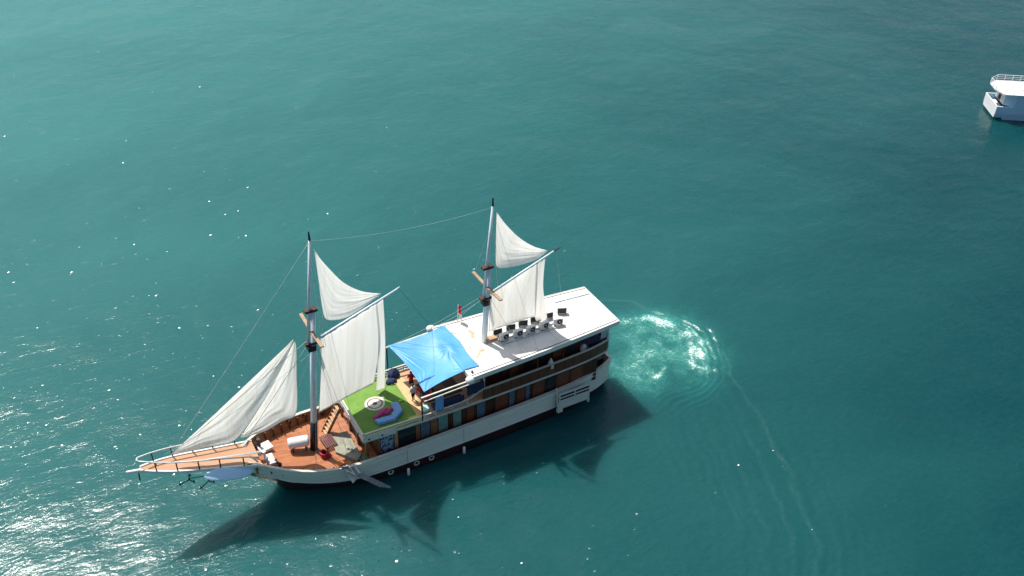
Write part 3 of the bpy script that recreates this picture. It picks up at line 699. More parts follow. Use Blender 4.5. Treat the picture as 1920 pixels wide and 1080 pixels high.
# ------------------------------------------------------------------ sails
def sail(name, A, B, label=None, belly=.35, folds=7, amp=.05, y0=0, yaw=0.0, parent=None, nu=46, nv=46, seed=0, fdir=0):
    """cloth ruled between curve A and curve B, both given as (x, z), rows run from A to B"""
    a_ = rs(A, nv); b_ = rs(B, nv); r_ = random.Random(seed)
    ph = [r_.uniform(0, 6.28) for _ in range(6)]; rows = []
    for i in range(nv):
        row = []; s = i/(nv-1)
        for j in range(nu):
            t = j/(nu-1); x = a_[i][0]*(1-t)+b_[i][0]*t; z = a_[i][1]*(1-t)+b_[i][1]*t
            k = 4*t*(1-t)*math.sin(math.pi*min(1, max(0, s)))**.6
            c = t if fdir == 0 else s
            f = amp*(math.sin(c*folds*6.28+ph[0]+1.5*s)+.6*math.sin(c*folds*11+ph[1]-2*s+t)+.5*math.sin((c+.5*s)*folds*17+ph[2]))
            y = y0+(yaw*(x-26.2) if yaw else 0)-belly*k+f*min(1, 6*t+.1)*min(1, 6*(1-t)+.2)
            row.append((x, y, z))
        rows.append(row)
    q = MB(); q.grid(rows)
    return q.build(name, SAIL, parent, smooth=True, solid=.01)
# fore mast
# gaff sail (rows run from the luff to the leech)
sail('gaff_sail', [(25.72,13.4),(26.0,10.4),(26.60,6.7),(26.55,6.55)], [(20.5,14.12),(20.55,10),(21.3,6.6),(21.5,6.45)], yaw=.27, belly=.3, folds=5, amp=.018, parent=m1, seed=1)
sail('sail_leech_strip', [(20.62,14.11),(20.68,10),(21.2,5.3)], [(19.9,14.2),(19.98,10),(20.35,5.05)], yaw=.27, belly=-.10, folds=1, amp=.02, parent=m1, y0=.0, nu=10, seed=2)
sail('gaff_topsail', [(25.4,21.36),(25.02,20.45),(24.43,19.34),(23.3,17.48),(21.8,15.93),(20.05,14.83)],
     [(25.4,21.36),(25.34,19.11),(25.3,16.6),(25.2,15.3),(24.8,14.7),(23.4,14.2),(21.8,14.37),(20.05,14.8)], yaw=.27, belly=.15, folds=3, amp=.012, parent=m1, seed=3)
# head sails, set on the stays before the fore mast
sail('outer_jib', [(27.77,14.23),(32.28,11.0),(36.46,8.06),(38.01,7.01)],
     [(27.77,14.2),(28.4,12.9),(30.55,9.44),(33.04,6.52),(34.36,6.34),(35.47,6.61),(36.53,6.71),(38.01,6.98)], belly=.35, folds=2, amp=.018, parent=m1, seed=4)
sail('inner_jib', [(27.66,13.7),(27.99,13.2),(30.49,9.17),(32.85,6.1)],
     [(27.62,13.68),(27.6,13.0),(27.82,10.7),(28.29,6.74),(29.43,6.4),(30.91,5.94),(32.8,6.02)], belly=.3, folds=2, amp=.02, y0=-.35, parent=m1, seed=5)
# after mast
sail('gaff_sail', [(11.2,12.95),(11.25,11),(11.30,9.1)], [(6.75,14.72),(6.75,12),(6.75,9.15)], belly=.4, folds=4, amp=.015, parent=m2, seed=6)
sail('sail_leech_strip', [(6.88,14.68),(6.90,12),(6.78,9.1),(6.5,8.5)], [(6.05,15.0),(6.1,12),(5.45,7.95+.3)], belly=-.10, folds=1, amp=.02, parent=m2, y0=.0, nu=10, seed=7)
sail('gaff_topsail', [(10.72,20.65),(9.83,19.23),(8.52,17.61),(7.18,16.44),(5.84,15.65)],
     [(10.72,20.65),(10.76,18.7),(10.74,16.2),(10.62,15.5),(10.12,15.2),(8.43,15.0),(6.86,15.1),(5.84,15.62)], belly=.35, folds=3, amp=.012, parent=m2, seed=8)

# ------------------------------------------------------------------ rigging
def line(a_, b_, sag=0, r=.012, parent=ship, name='stay', mt=None):
    a_ = Vector(a_); b_ = Vector(b_); P = []
    for i in range(13):
        t = i/12; p = a_.lerp(b_, t); p.z -= sag*4*t*(1-t); P.append(p)
    q = MB(); q.tube(P, r, 5); q.build(name, mt or ROPE, parent, smooth=True)
FT = (25.72,0,22.3); AT = (11.08,0,21.2)
line(FT, (37.3,-.9,7.1), .1, .016); line(FT, AT, .5, .010)
line((26.5,0,13.9), (38.0,0,7.0), 0, .02); line((26.6,0,13.6), (32.9,-.3,5.2), 0, .02)
for s in (1, -1):
    for u in (28.3, 25.6, 24.7): line((26.2, s*.1, 13.4), (u, s*(VT(u)-.05), ZT(u)), 0, .014, name='shroud')
    for u in (13.0, 9.6): line((11.4, s*.1, 12.9), (u, s*(RW(u)-.05), 8.2), 0, .013, name='shroud')
    line((26.1, s*2.4, 14.6), (25.8, s*.1, 20.5), 0, .012, name='shroud'); line((11.35, s*2.4, 13.9), (11.1, s*.1, 19.8), 0, .012, name='shroud')
line((11.3,0,13.3), (18.9,-3.8,7.6), .3, .013); line((11.3,0,13.0), (14.6,-3.7,8.2), .2, .013)
line((18.4,-2.1,14.6), (14.9,-3.6,8.2), 0, .012, mt=DARK); line((5.0,0,15.4), (2.6,-2.4,8.2), 0, .012)
line((26.0,0,12.9), (38.5,0,7.2), .6, .012)
for s in (1, -1):
    line((25.75, s*.12, 21.8), (24.6, s*(VT(24.6)-.05), ZT(24.6)), 0, .010, name='backstay')
    line((11.1, s*.12, 20.8), (8.4, s*(RW(8.4)-.05), 8.2), 0, .010, name='backstay')
line((25.4,.2,16.0), (27.1,.35,3.2), 0, .014, name='halyard'); line((25.7,-.2,21.9), (26.9,-.35,3.4), 0, .012, name='halyard')
line((11.0,.2,15.3), (11.55,.32,8.5), 0, .014, name='halyard'); line((20.4,-1.6,5.2), (19.3,-3.2,5.5), .05, .014, name='sheet')
line((5.5,0,8.2), (3.4,-1.0,8.3), .05, .014, name='sheet'); line((28.4,-.3,6.8), (27.2,-3.7,3.7), .05, .014, name='sheet')

# ------------------------------------------------------------------ boarding gear on the port side
bd = MB()
X0_, X1_ = 3.15, 6.35; Y0_ = VT(4.8)+.12
bd.box(X0_, X1_, Y0_+.5, Y0_+.58, 1.35, 2.35); bd.box(X0_, X1_, Y0_, Y0_+.5, 1.95, 2.02)
bd.box(X0_, X1_, Y0_+.02, Y0_+.62, 2.62, 2.72)
for x in (X0_, (X0_+X1_)/2-.05, X1_-.1): bd.box(x, x+.1, Y0_+.5, Y0_+.6, 2.351, 3.0)
bd.box(X0_, X1_, Y0_+.49, Y0_+.61, 3.001, 3.09)
bd.box(X1_-.42, X1_+.1, Y0_+.3, Y0_+.62, 1.0, 1.349); bd.box(X0_-.02, X0_+.14, Y0_+.3, Y0_+.6, 1.0, 1.349)
bd.beam((X1_+.05, Y0_+.05, 3.5),(X1_+.05, Y0_+.55,1.4),.1,.14); 
bd.build('boarding_platform', WHITE2, ship, bevel=.02)
q = MB(); q.box(X0_+.12, X1_-.12, Y0_+.50, Y0_+.54, 2.36, 2.99); q.build('opening_shade_panel', DARK, ship)  # black panel added to stand for the shade inside the openings
lad = MB()                                     # grey gangway hanging down the near bow
a_ = Vector((25.9, 4.0, 3.50)); b_ = Vector((22.75, 4.75, .35)); d_ = (b_-a_)
for k in range(4):
    o2 = Vector((.26*k*.7, .05*k, .22*k*.5)); lad.beam(a_+o2, b_+o2-d_*(.03*k), .17, .05, roll=.5)
lad.beam(a_+Vector((-.1,0,.08)), a_+Vector((.75,.1,.45)), .09, .09)
gang = lad.build('gangway', GREYW, ship)
q = MB(); q.beam((26.0,3.75,3.42),(25.6,4.35,2.1),.42,.07); q.beam((25.4,3.8,3.45),(25.0,4.3,2.5),.2,.06); q.build('gangway_board', WHITE, gang)

# ------------------------------------------------------------------ things on board
def thing(name, label, cat, loc, rz=0, group=None):
    return tag(empty(name, loc, rz), label, cat, group)
# air conditioners
def aircon():
    t = empty('air_conditioner')
    q = MB(); q.box(-.42,.42,-.17,.17,.07,.68); q.build('casing', ACM, t, bevel=.02)
    q = MB(); q.lathe([(.001,.176),(.20,.176),(.21,.19),(.25,.19),(.25,.171)], (-.10,0,.38), 20, 0, 'y'); fan = q.build('fan_grille', COIL, t)
    q = MB(); q.lathe([(.001,.195),(.06,.195),(.06,.178)], (-.10,0,.38), 12, 0, 'y'); q.build('hub', ACM, fan)
    q = MB(); q.box(-.38,.38,-.182,-.171,.12,.64); q.build('condenser_coil', COIL, t)
    for x in (-.3,.3):
        q = MB(); q.box(x-.04,x+.04,-.2,.2,0,.068); q.build('foot', DARK, t)
    q = MB(); q.tube([(.42,.05,.3),(.52,.05,.28),(.55,.05,.04)], .025, 6); q.build('pipe', ACM, t, smooth=True)
    return t
ac0 = aircon()
nearu = [(10.2,.70),(8.9,.82),(7.68,.86),(6.37,.90),(5.0,.95)]
faru = [(10.34,-.30),(9.0,-.36),(7.76,-.38),(6.6,-.36),(5.26,-.30),(3.82,-.36)]
NL = ['nearest the mast', 'second from the mast', 'third from the mast', 'fourth from the mast', 'farthest from the mast']
FL = ['nearest the mast', 'second from the mast', 'third from the mast', 'fourth from the mast', 'fifth, beside the sail corner', 'last and alone, farthest aft']
k = 0
for i, (x, y) in enumerate(nearu):
    o = ac0 if k == 0 else copy_tree(ac0); k += 1
    o.location = (x, y, 8.32); o.rotation_euler = (0, 0, R((2, -3, 1, 4, -14)[i]))
    tag(o, 'white air conditioner in the near roof row, '+NL[i], 'air conditioner', 'air conditioners on the white roof')
for i, (x, y) in enumerate(faru):
    o = copy_tree(ac0); o.location = (x, y, 8.25); o.rotation_euler = (0, 0, R(180+(-4, -14, -20, -12, -8, -22)[i]))
    tag(o, 'black-backed air conditioner in the far roof row, '+FL[i], 'air conditioner', 'air conditioners on the white roof')
q = MB()
for y in (.55, 1.15): q.beam((10.7, y-.02, 8.275), (4.4, y+.1, 8.275), .07, .07)
for x in (10.5, 8.2, 6.0, 4.7): q.box(x-.04, x+.04, .5, 1.3, 8.2, 8.24)
q.build('equipment_rail', WHITE2, roof)

# flag on the far edge of the roof
fl = thing('flag', 'small red and white flag at the far edge of the white roof', 'flag', (12.6, -3.35, 8.2))
q = MB(); q.tube([(0,0,0),(-.1,-.05,1.9)], .03, 8); q.build('pole', WHITE, fl)
for k_, (mt, z0, z1) in enumerate(((FLAGR, .98, 1.85), (FLAGW, .45, .98))):
    rows = [[(-.09+.02*math.sin(z*6)-t*.34, -.05+.10*math.sin(t*7+z*3), z-.25*t) for t in np.linspace(0, 1, 9)] for z in np.linspace(z0, z1, 8)]
    q = MB(); q.grid(rows); q.build('cloth', mt, fl, smooth=True, solid=.01)

# lounge on the turf
lg = thing('corner_mattress', 'pale blue L-shaped folded mattress lying on the green turf', 'mattress', (20.9,1.45,5.02), R(0))
q = MB(); q.prism([(1.75,.28),(1.55,.85),(.1,1.0),(.25,.38)], 0, .34); q.build('seat', BLUE, lg, bevel=.08)
q = MB(); q.prism([(.2,1.02),(-.75,.35),(-.80,-.75),(-.2,-.85),(-.05,.1),(.3,.36)], .0, .42); q.build('corner_section', BLUE, lg, bevel=.08)
pk = MB()
for i, (x, y, a_, l) in enumerate(((1.15,-.02,.25,1.2),(.75,-.22,.15,1.0),(.35,.02,.35,.8))):
    pk.obox((x, y, .30+.05*i), (l, .34, .26), (.1*i, .12, a_))
pk = pk.build('towel_bundle', PINK, None, bevel=.1, loc=(20.9,1.45,5.02)); tag(pk, 'crumpled magenta towels heaped against the pale blue mattress', 'towels')

def beanbag(loc, sx, sy, sz, mt, label, cat='bean bag', seed=0):
    bm = bmesh.new(); bmesh.ops.create_icosphere(bm, subdivisions=4, radius=1); r_ = random.Random(seed); ph = [r_.uniform(0,6) for _ in range(4)]
    for v in bm.verts:
        c = v.co; n_ = 1+.07*math.sin(5*c.x+ph[0])*math.sin(4*c.y+ph[1])+.04*math.sin(11*c.y+7*c.z+ph[2])
        z = c.z; v.co = Vector((c.x*sx*n_*(1-.3*max(0, z)), c.y*sy*n_*(1-.3*max(0, z)), (max(z, -.55)+.55)*sz*n_/1.55))
    me_ = bpy.data.meshes.new('bean_bag'); bm.to_mesh(me_); bm.free(); me_.materials.append(mt)
    me_.polygons.foreach_set('use_smooth', [True]*len(me_.polygons))
    o = bpy.data.objects.new('bean_bag', me_); COL.objects.link(o); o.location = loc; tag(o, label, cat); return o
beanbag((19.0,-2.9,5.0), .55,.5,.75, NAVY, 'larger navy bean bag beside the far tarpaulin post')
beanbag((19.5,-2.2,5.0), .5,.36,.4, NAVY, 'low navy bean bag on the turf edge', seed=3)
# small things
def lathe_thing(name, loc, prof, mt, label, cat, n=20, bevel=0):
    q = MB(); q.lathe(prof, (0,0,0), n); o = q.build(name, mt, None, smooth=True, loc=loc); tag(o, label, cat); return o
lathe_thing('bucket', (18.55,2.75,5.0), [(0,0),(.30,0),(.36,.62),(.40,.64),(.40,.68),(.2,.72),(0,.73)], AQUA, 'pale aqua round tub standing by the near rail at the corner of the turf', 'tub')
b1 = MB(); b1.prism([(-.45,-.2),(.45,-.25),(.5,.2),(-.4,.25)], 0, .16); o = b1.build('folded_towel', YELL, None, bevel=.04, loc=(19.6,2.85,5.02)); tag(o, 'pale yellow towel folded on the turf along the near rail', 'towel')
for i, (x, y, lb) in enumerate(((19.7,.35,'small lime cushion on the turf near the board floor'), (19.45,-1.9,'small lime cushion close to the low navy bean bag'))):
    q = MB(); q.box(-.2,.2,-.12,.12,0,.09); o = q.build('cushion', paint('lime_fabric', (.30,.50,.12), .8), None, bevel=.03, loc=(x,y,5.02)); tag(o, lb, 'cushion')
# deck chairs under the tarp
def chair(loc, rz, label, mt=RED):
    t = thing('deck_chair', label, 'chair', loc, rz, 'deck chairs under the blue tarpaulin')
    q = MB(); q.obox((0,0,.42),(.5,.55,.07)); q.build('seat', mt, t, bevel=.02)
    q = MB(); q.obox((-.28,0,.74),(.07,.55,.62),(0,-.22,0)); q.build('backrest', mt, t, bevel=.02)
    for x in (-.2,.2):
        for y in (-.23,.23):
            q = MB(); q.box(x-.025,x+.025,y-.025,y+.025,0,.385); q.build('leg', mt, t)
chair((17.9,.2,5.0), R(20), 'red deck chair under the blue tarpaulin beside the standing person')
chair((17.7,1.3,5.0), R(-15), 'red deck chair under the tarpaulin nearer to the side rail')
q = MB(); q.obox((0,0,.5),(.9,.9,.06)); tb = thing('low_table', 'wooden table in the shade of the tarpaulin behind the red chairs', 'table', (16.4,.6,5.0)); q.build('tabletop', WOOD, tb)
for x in (-.36,.36):
    for y in (-.36,.36): q = MB(); q.box(x-.04,x+.04,y-.04,y+.04,0,.469); q.build('leg', WOOD, tb)
# blue cloth on the near rail, navy cushions aft, white covers
def drape(loc, w, hgt, mt, label, cat, rz=0):
    rows = [[(w*(t-.5), .05*math.sin(t*14+z*2)+.02, -z) for t in np.linspace(0, 1, 14)] for z in np.linspace(0, hgt, 8)]
    rows = [[(w*(t-.5), -.10, -.02-.3*k_) for t in np.linspace(0, 1, 14)] for k_ in (1, .0)]+rows
    q = MB(); q.grid(rows); o = q.build('cloth', mt, None, smooth=True, solid=.015, loc=loc); o.rotation_euler = (0,0,rz); tag(o, label, cat); return o
drape((17.6,3.42,7.2-.1), .7, 1.6, BLUE, 'light blue cloth hanging from the awning beam near the aqua tub', 'cloth')
drape((14.2,3.2,6.9), 1.6, 1.0, NAVY, 'dark navy cloth hanging in the shade under the near end of the tarpaulin', 'cloth')
q = MB(); q.lathe([(0,0),(.33,0),(.30,.35),(.12,.8),(.03,.98),(0,1.0)], (0,0,0), 16); o = q.build('folded_parasol', WHITE2, None, smooth=True, loc=(6.75,2.9,5.6)); tag(o, 'small white pointed cloth bundle behind the brown parapet', 'cloth bundle')
q = MB(); q.box(-.3,.3,-.2,.2,0,.6); o = q.build('stool', WOODD, None, loc=(6.75,2.86,5.0)); tag(o, 'dark stool under the white pointed cloth bundle, behind the brown parapet', 'stool')
beanbag((3.0,2.3,5.6), .42,.4,.65, WHITE, 'white round cushion on the after upper deck, seen over the brown parapet', 'cushion', seed=5)
q = MB(); q.box(-.55,.55,-.35,.35,0,.6); o = q.build('bench', WOODD, None, loc=(3.0,2.25,5.0)); tag(o, 'dark bench that carries the white round cushion on the after deck', 'bench')
q = MB(); q.box(-1.1,1.1,-.9,.9,0,.75); o = q.build('day_bed', NAVY, None, bevel=.1, loc=(1.85,1.1,5.0)); tag(o, 'navy padded day bed on the stern of the upper deck', 'day bed')
drape((1.0,2.35,7.6), .6, 1.3, GREYBLUE, 'pale blue cloth hanging under the stern corner of the roof', 'cloth')

q = MB(); q.box(-.75,.75,-1.5,1.5,0,.75); q.box(-.5,.4,-1.1,.2,.751,.98); o = q.build('stern_filler_box', DARK, None, bevel=.05, loc=(.95,.1,2.40)); tag(o, 'black machinery box added to darken the lower deck right at the stern', 'filler')  # black box added to darken the open stern deck
# foredeck
sf = thing('sofa', 'dark sofa added along the near rail to darken the floor under the tarpaulin', 'sofa', (16.6,2.55,5.0))  # dark sofa added so this stretch of floor looks more shaded
q = MB(); q.box(-1.5,1.2,-.4,.4,.05,.42); q.build('seat', NAVY, sf, bevel=.06)
q = MB(); q.box(-1.5,1.2,.25,.45,.422,.80); q.build('backrest', NAVY, sf, bevel=.06)
q = MB(); q.box(-1.6,1.6,-1.3,1.3,0,.012); o = q.build('rug', WOODD, None, loc=(16.2,.3,5.003)); tag(o, 'dark red rug added on the boards to deepen the shade under the blue tarpaulin', 'rug')  # dark floor covering added to deepen the tarpaulin's shade on the boards
lr = thing('life_raft', 'white ribbed life raft canister on a low cradle beside the fore mast', 'life raft', (28.45,-.35,2.83), R(-12))
prof = [(0,-.85),(.36,-.83),(.44,-.72)]
for i in range(9): prof += [(.46, -.62+i*.155), (.43, -.55+i*.155)]
prof += [(.44,.75),(.36,.84),(0,.86)]
q = MB(); q.lathe(prof, (0,0,.82), 24, 0, 'x'); q.build('canister', WHITE, lr, smooth=True)
q = MB()
for x in (-.5,.5): q.box(x-.05,x+.05,-.4,.4,.25,.42); q.box(x-.05,x+.05,-.36,-.26,0,.249); q.box(x-.05,x+.05,.26,.36,0,.249)
q.build('cradle', DARK, lr)
rp = MB()
for k_ in range(5):
    P = [(.38*math.cos(a_)*(1-.08*k_)+.04*k_, .36*math.sin(a_)*(1-.05*k_), .07+.11*k_+.03*math.sin(a_*3)) for a_ in np.linspace(0, 6.28, 26)]
    rp.tube(P, .075, 8)
o = rp.build('coiled_hose', RED, None, smooth=True, loc=(26.75,1.15,2.55)); tag(o, 'coiled red hose heaped at the foot of the fore mast', 'hose')
bn = thing('slatted_bench', 'dark red slatted bench between the fore mast and the stairs', 'bench', (26.1,-.1,2.52), R(5))
for i in range(6): q = MB(); q.box(-.5+.17*i,-.5+.17*i+.12,-.75,.75,.42,.47); q.build('slat', paint('dark_red_paint', (.10,.015,.015), .5) if i == 0 else bpy.data.materials['dark_red_paint'], bn)
for x in (-.42,.36):
    for y in (-.65,.65): q = MB(); q.box(x-.05,x+.05,y-.05,y+.05,0,.419); q.build('leg', bpy.data.materials['dark_red_paint'], bn)
q = MB(); q.box(-.48,.48,-.40,.40,0,.26); q.box(-.54,.54,-.46,.46,.261,.33); o = q.build('deck_locker', WHITE, None, bevel=.02, loc=(31.0,-1.15,3.32)); o.rotation_euler = (0,0,R(10)); tag(o, 'white square locker on the foredeck near the bow', 'locker')
q = MB(); q.box(-.25,.25,-.6,.6,0,.3); o = q.build('anchor_winch_cover', WHITE, None, bevel=.05, loc=(30.95,.35,3.3)); tag(o, 'long white low cover beside the bow posts on the foredeck', 'cover')
wn2 = thing('windlass', 'black anchor windlass by the near bow rail', 'windlass', (30.6,.95,3.2), R(20))
q = MB(); q.lathe([(0,-.3),(.16,-.3),(.10,-.1),(.10,.1),(.16,.3),(0,.3)], (0,0,.3), 14, 0, 'y'); q.build('drum', DARK, wn2)
q = MB(); q.box(-.12,.12,-.36,-.31,0,.42); q.box(-.12,.12,.31,.36,0,.42); q.build('frame', DARK, wn2)
q = MB(); q.lathe([(0,0),(.24,0),(.29,.7),(.31,.72),(.31,.77),(0,.80)], (0,0,0), 6); o = q.build('waste_bin', GREEN, None, loc=(24.2,3.35,2.45)); tag(o, 'dark green bin at the near bulwark under the turf deck corner', 'bin')
q = MB(); q.obox((0,0,.12),(.7,.5,.2),(0,0,.3)); o = q.build('cargo_bag', paint('orange_canvas', (.60,.17,.04), .7), None, bevel=.06, loc=(26.1,2.55,2.52)); tag(o, 'orange canvas bag lying by the near bulwark of the foredeck', 'bag')
for i, (x, y, lb) in enumerate(((24.95,1.35,'white mug at the left on the khaki hatch'), (24.75,1.75,'white mug at the right on the khaki hatch'))):
    q = MB(); q.lathe([(0,0),(.10,0),(.12,.18),(.10,.18),(.09,.03),(0,.03)], (0,0,0), 12); o = q.build('mug', WHITE, None, loc=(x,y,2.80)); tag(o, lb, 'mug')
for i, (u, lb) in enumerate(((28.4,'dark rope coil on the far bulwark, the one nearest the bow'), (26.9,'dark rope coil on the far bulwark just before the fore mast'), (25.3,'dark rope coil on the far bulwark just behind the fore mast'))):
    q = MB(); P = [(.22*math.cos(a_), .03*math.sin(3*a_), .3*math.sin(a_)) for a_ in np.linspace(0, 18.8, 60)]; q.tube(P, .04, 6)
    o = q.build('rope_coil', WOODD, None, smooth=True, loc=(u, -(VT(u)-.24), ZT(u)-.38)); tag(o, lb, 'rope')
# boards and anchors at the bow
sb = MB(); rows = []
for i in range(31):
    t = i/30*2-1; w = .52*(max(0, 1-abs(t)**2.6))**.6; x = t*1.95
    rows.append([(x, .07*math.cos(a_)*(.2+.8*(w/.52)), w*math.sin(a_)) for a_ in np.linspace(0, 2*math.pi, 17)])
sb.grid(rows); o = sb.build('paddle_board', SURFM, None, smooth=True, loc=(34.45,1.62,4.78)); o.rotation_euler = (R(50), R(-19), R(3)); tag(o, 'long pale blue paddle board hung outside the bow platform', 'paddle board')
def anchor(loc, rot, label):
    t = thing('anchor', label, 'anchor', loc, 0, 'anchors under the bow platform'); t.rotation_euler = rot; t.scale = (.62, .62, .62)
    q = MB(); q.tube([(0,0,0),(1.35,0,0)], .07, 8); q.build('shank', DARK, t)
    q = MB(); q.tube([(-.35,0,-.75),(-.15,0,-.45),(0,0,0),(-.15,0,.45),(-.35,0,.75)], [.04,.07,.09,.07,.04], 8); q.build('arms', DARK, t)
    for s in (1,-1): q = MB(); q.obox((-.32,0,s*.66),(.12,.3,.34),(0,s*.4,0)); q.build('fluke', DARK, t)
    q = MB(); q.tube([(1.15,-.5,0),(1.15,.5,0)], .045, 8); q.build('stock', DARK, t)
anchor((37.3,1.25,5.15), (0, R(14), 0), 'black anchor slung under the bow platform toward its tip')
anchor((36.0,1.55,4.65), (R(90), R(20), R(15)), 'black anchor slung beside the paddle board')
q = MB(); q.tube([(32.6,1.35,4.7),(35.9,1.3,4.95)], .03, 6); q.tube([(36.2,1.25,5.0),(37.3,1.2,5.2)], .03, 6); q.build('anchor_chain', DARK, ship)
# fenders hanging over the near side
for i, (u, z, lb) in enumerate(((20.8,.10,'white fender hanging low on the near side between the portholes'), (15.6,.10,'white fender hanging low on the near side amidships'))):
    f_ = thing('fender', lb, 'fender', (u, VT(u)+.16, z)); f_['group'] = 'fenders on the near side of the hull'
    q = MB(); q.lathe([(0,0),(.08,.02),(.12,.1),(.12,.7),(.08,.78),(0,.8)], (0,0,0), 12); q.build('body', WHITE, f_, smooth=True)
    q = MB(); q.tube([(0,0,.78),(0,-.04,2.95-z)], .012, 5); q.build('rope', DARK, f_)

# ------------------------------------------------------------------ people
def person(loc, rz, label, top_mt, leg_mt, lean=0.0, armr=((.22,-.0,1.40),(.30,.05,1.13),(.36,.25,.95)), arml=((-.22,0,1.40),(-.28,.02,1.13),(-.26,.12,.88))):
    verts = [((0,0,.95),.135),((0,.01,1.12),.125),((0,.02,1.32),.15),((0,.02,1.45),.09),((0,.03,1.52),.055),((0,.045,1.60),.085),((0,.05,1.69),.092),((0,.045,1.76),.05)]
    edges = [(0,1),(1,2),(2,3),(3,4),(4,5),(5,6),(6,7)]
    def chain(root, pts):
        prev = root
        for p, r_ in pts: verts.append((p, r_)); edges.append((prev, len(verts)-1)); prev = len(verts)-1
    for s in (1, -1):
        chain(0, [((s*.09,0,.88),.10),((s*.10,.02*s,.50),.062),((s*.10,0+.03*s,.12),.042),((s*.10,.03*s-.0,.05),.045),((s*.11,.15+.03*s,.035),.035)])
    for s, A in ((1, armr), (-1, arml)):
        h_ = Vector(A[2]); d2 = (h_-Vector(A[1])).normalized()
        chain(2, [(A[0], .058), (A[1], .042), (A[2], .03), (tuple(h_+d2*.08), .03)])
    me_ = bpy.data.meshes.new('body'); me_.from_pydata([v for v, _ in verts], edges, [])
    o = bpy.data.objects.new('person', me_); COL.objects.link(o)
    sk = o.modifiers.new('skin', 'SKIN'); sk.use_smooth_shade = True
    for i, (_, r_) in enumerate(verts): me_.skin_vertices[0].data[i].radius = (r_, r_*(.8 if i in (1,2) else 1))
    me_.skin_vertices[0].data[0].use_root = True
    sb_ = o.modifiers.new('sub', 'SUBSURF'); sb_.levels = 1; sb_.render_levels = 1
    me_.materials.append(SKIN)
    o.location = loc; o.rotation_euler = (0, lean, rz); tag(o, label, 'person')
    q = MB(); q.lathe([(.165,.90),(.17,1.05),(.185,1.25),(.20,1.38),(.12,1.47),(.075,1.50)], (0,.012,0), 16); sh = q.build('shirt', top_mt, o, smooth=True, solid=.02)
    for s in (1, -1):
        q = MB(); q.tube([(s*.17,.01,1.40), Vector((armr if s > 0 else arml)[1])], [.078,.062], 10); q.build('sleeve', top_mt, sh, smooth=True)
    q = MB(); q.lathe([(.165,.98),(.17,.86),(.15,.80)], (0,0,0), 14)
    for s in (1, -1): q.tube([(s*.09,0,.86),(s*.10,.02*s,.50)], [.115,.09], 10)
    q.build('shorts', leg_mt, o, smooth=True)
    bm = bmesh.new(); bmesh.ops.create_uvsphere(bm, u_segments=16, v_segments=10, radius=.112)
    for v in bm.verts: v.co = Vector((v.co.x*.98, v.co.y*1.05-.012+.045, v.co.z*1.05+1.70)); 
    bmesh.ops.delete(bm, geom=[v for v in bm.verts if v.co.z < 1.66 or (v.co.y > .11 and v.co.z < 1.74)], context='VERTS')
    mh = bpy.data.meshes.new('hair'); bm.to_mesh(mh); bm.free(); mh.materials.append(bpy.data.materials['black_metal']); ho = bpy.data.objects.new('hair', mh); COL.objects.link(ho); ho.parent = o
    q = MB(); q.obox((0,.15,1.655),(.03,.04,.05)); q.build('nose', SKIN, o)
    return o
TSH = cloth('grey_white_shirt', (.62,.62,.60), .1); SHD = cloth('dark_shorts', (.03,.03,.04), .05); TRE = cloth('red_shirt', (.45,.03,.03), .1)
person((18.75,.75,5.0), R(200), 'person in pale grey T-shirt and dark shorts at the tarpaulin edge', TSH, SHD)
person((18.25,-.75,5.0), R(150), 'person in a red shirt half under the blue tarpaulin', TRE, SHD)

# ------------------------------------------------------------------ the other boat
mb_ = thing('motor_boat', 'white motor boat cut by the right edge, stern toward the sailing ship', 'boat', (-83.3,-21.2,0), math.atan2(.557,-.83))
WB = paint('white_gelcoat', (.80,.82,.84), .3, .06, 1); WBB = paint('light_blue_gelcoat', (.42,.66,.86), .3, .08, 1); WB2 = paint('pale_deck_paint', (.78,.76,.74), .6, .08, 2)
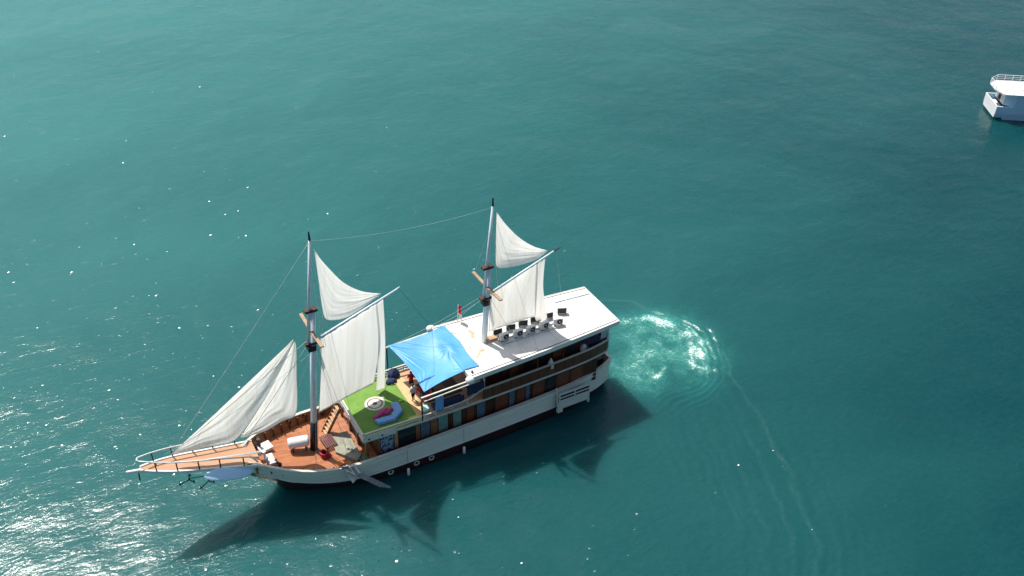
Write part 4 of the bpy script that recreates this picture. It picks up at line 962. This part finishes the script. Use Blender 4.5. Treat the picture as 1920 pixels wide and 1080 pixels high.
# local frame: x forward, +y toward the far side  (y = -(.557,.83) side)
L2 = 17.0; B2 = 5.0
S2 = 1
h2 = MB(); rows = []
for x in [0,.6,1.2,1.5,3,6,9,12,14,15.5,16.6,17]:
    k_ = 1-max(0, (x-9)/8)**2.2*.97; zt = 2.0+max(0, x-8)*.08
    zb = .30 if x < 1.3 else -.3
    w = B2/2*k_
    rows.append([(x, B2/2-w*1.0, zt), (x, B2/2-w*1.0, 1.0), (x, B2/2-w*.92, zb), (x, B2/2+w*.92, zb), (x, B2/2+w*1.0, 1.0), (x, B2/2+w*1.0, zt)])
h2.grid(rows); h2.grid([rows[0][:3], rows[0][3:][::-1]], 1)
hb2 = h2.build('hull', [WBB, WB], mb_, smooth=False)
q = MB(); q.box(0,1.5,0,B2,1.2,1.25); q.grid([[(x, 0.03, 1.9),(x, B2-.03, 1.9)] for x in (2.0, 9.0)]); q.build('deck', WB2, mb_)
q = MB(); q.box(-.02,.12,-.03,B2+.03,1.96,2.07); q.box(.12,2.2,-.04,.12,1.96,2.07); q.box(.12,2.2,B2-.12,B2+.04,1.96,2.07); q.build('gunwale', WB, mb_)
q = MB(); q.prism([(1.2,B2-.7),(1.2,1.0),(2.4,.02),(14,.02),(15,1.2),(15,B2-1.2),(14,B2-.02),(2.4,B2-.02)], 1.98, 3.9); cb2 = q.build('cabin', WBB, mb_)
q = MB(); q.box(1.14,1.198,1.0,B2-.7,1.98,3.9); q.build('aft_wall', WB, cb2)
q = MB(); q.box(1.11,1.138,2.4,3.3,2.1,3.7); q.build('door', GLASS, cb2)
q = MB(); q.lathe([(.001,0),(.13,0),(.13,-.03)], (4.6,-.0,3.2), 14, 0, 'y'); q.build('porthole', GLASS, cb2)
q = MB(); q.lathe([(.001,0),(.13,0),(.13,-.03)], (8.0,-.0,3.2), 14, 0, 'y'); q.build('porthole', GLASS, cb2)
UP = [(-.35,B2-1.1),(-.35,1.5),(.45,-.22),(15.5,-.25),(16.3,1.2),(16.3,B2-1.2),(15.5,B2+.25),(1.0,B2+.25)]
q = MB(); q.prism(UP, 3.901, 4.02); tp2 = q.build('top_deck', WB2, mb_)
for zz, r_ in ((4.85,.04),(4.55,.022),(4.3,.022)):
    q = MB(); q.tube([(x*1.0, y*1.0, zz) for x, y in UP+UP[:1]], r_, 6); q.build('guard_rail', WB, tp2)
pts = []
for i in range(len(UP)):
    a_ = Vector((*UP[i], 0)); b_ = Vector((*UP[(i+1)%len(UP)], 0)); n_ = max(1, int((b_-a_).length/1.1))
    pts += [a_.lerp(b_, t/n_) for t in range(n_)]
q = MB()
for p in pts: q.beam((p.x,p.y,4.02),(p.x,p.y,4.85),.05,.05)
q.build('rail_posts', WB, tp2)
q = MB(); q.box(4.5,9,1.6,3.4,4.02,4.7); q.build('locker', WB, tp2, bevel=.05)
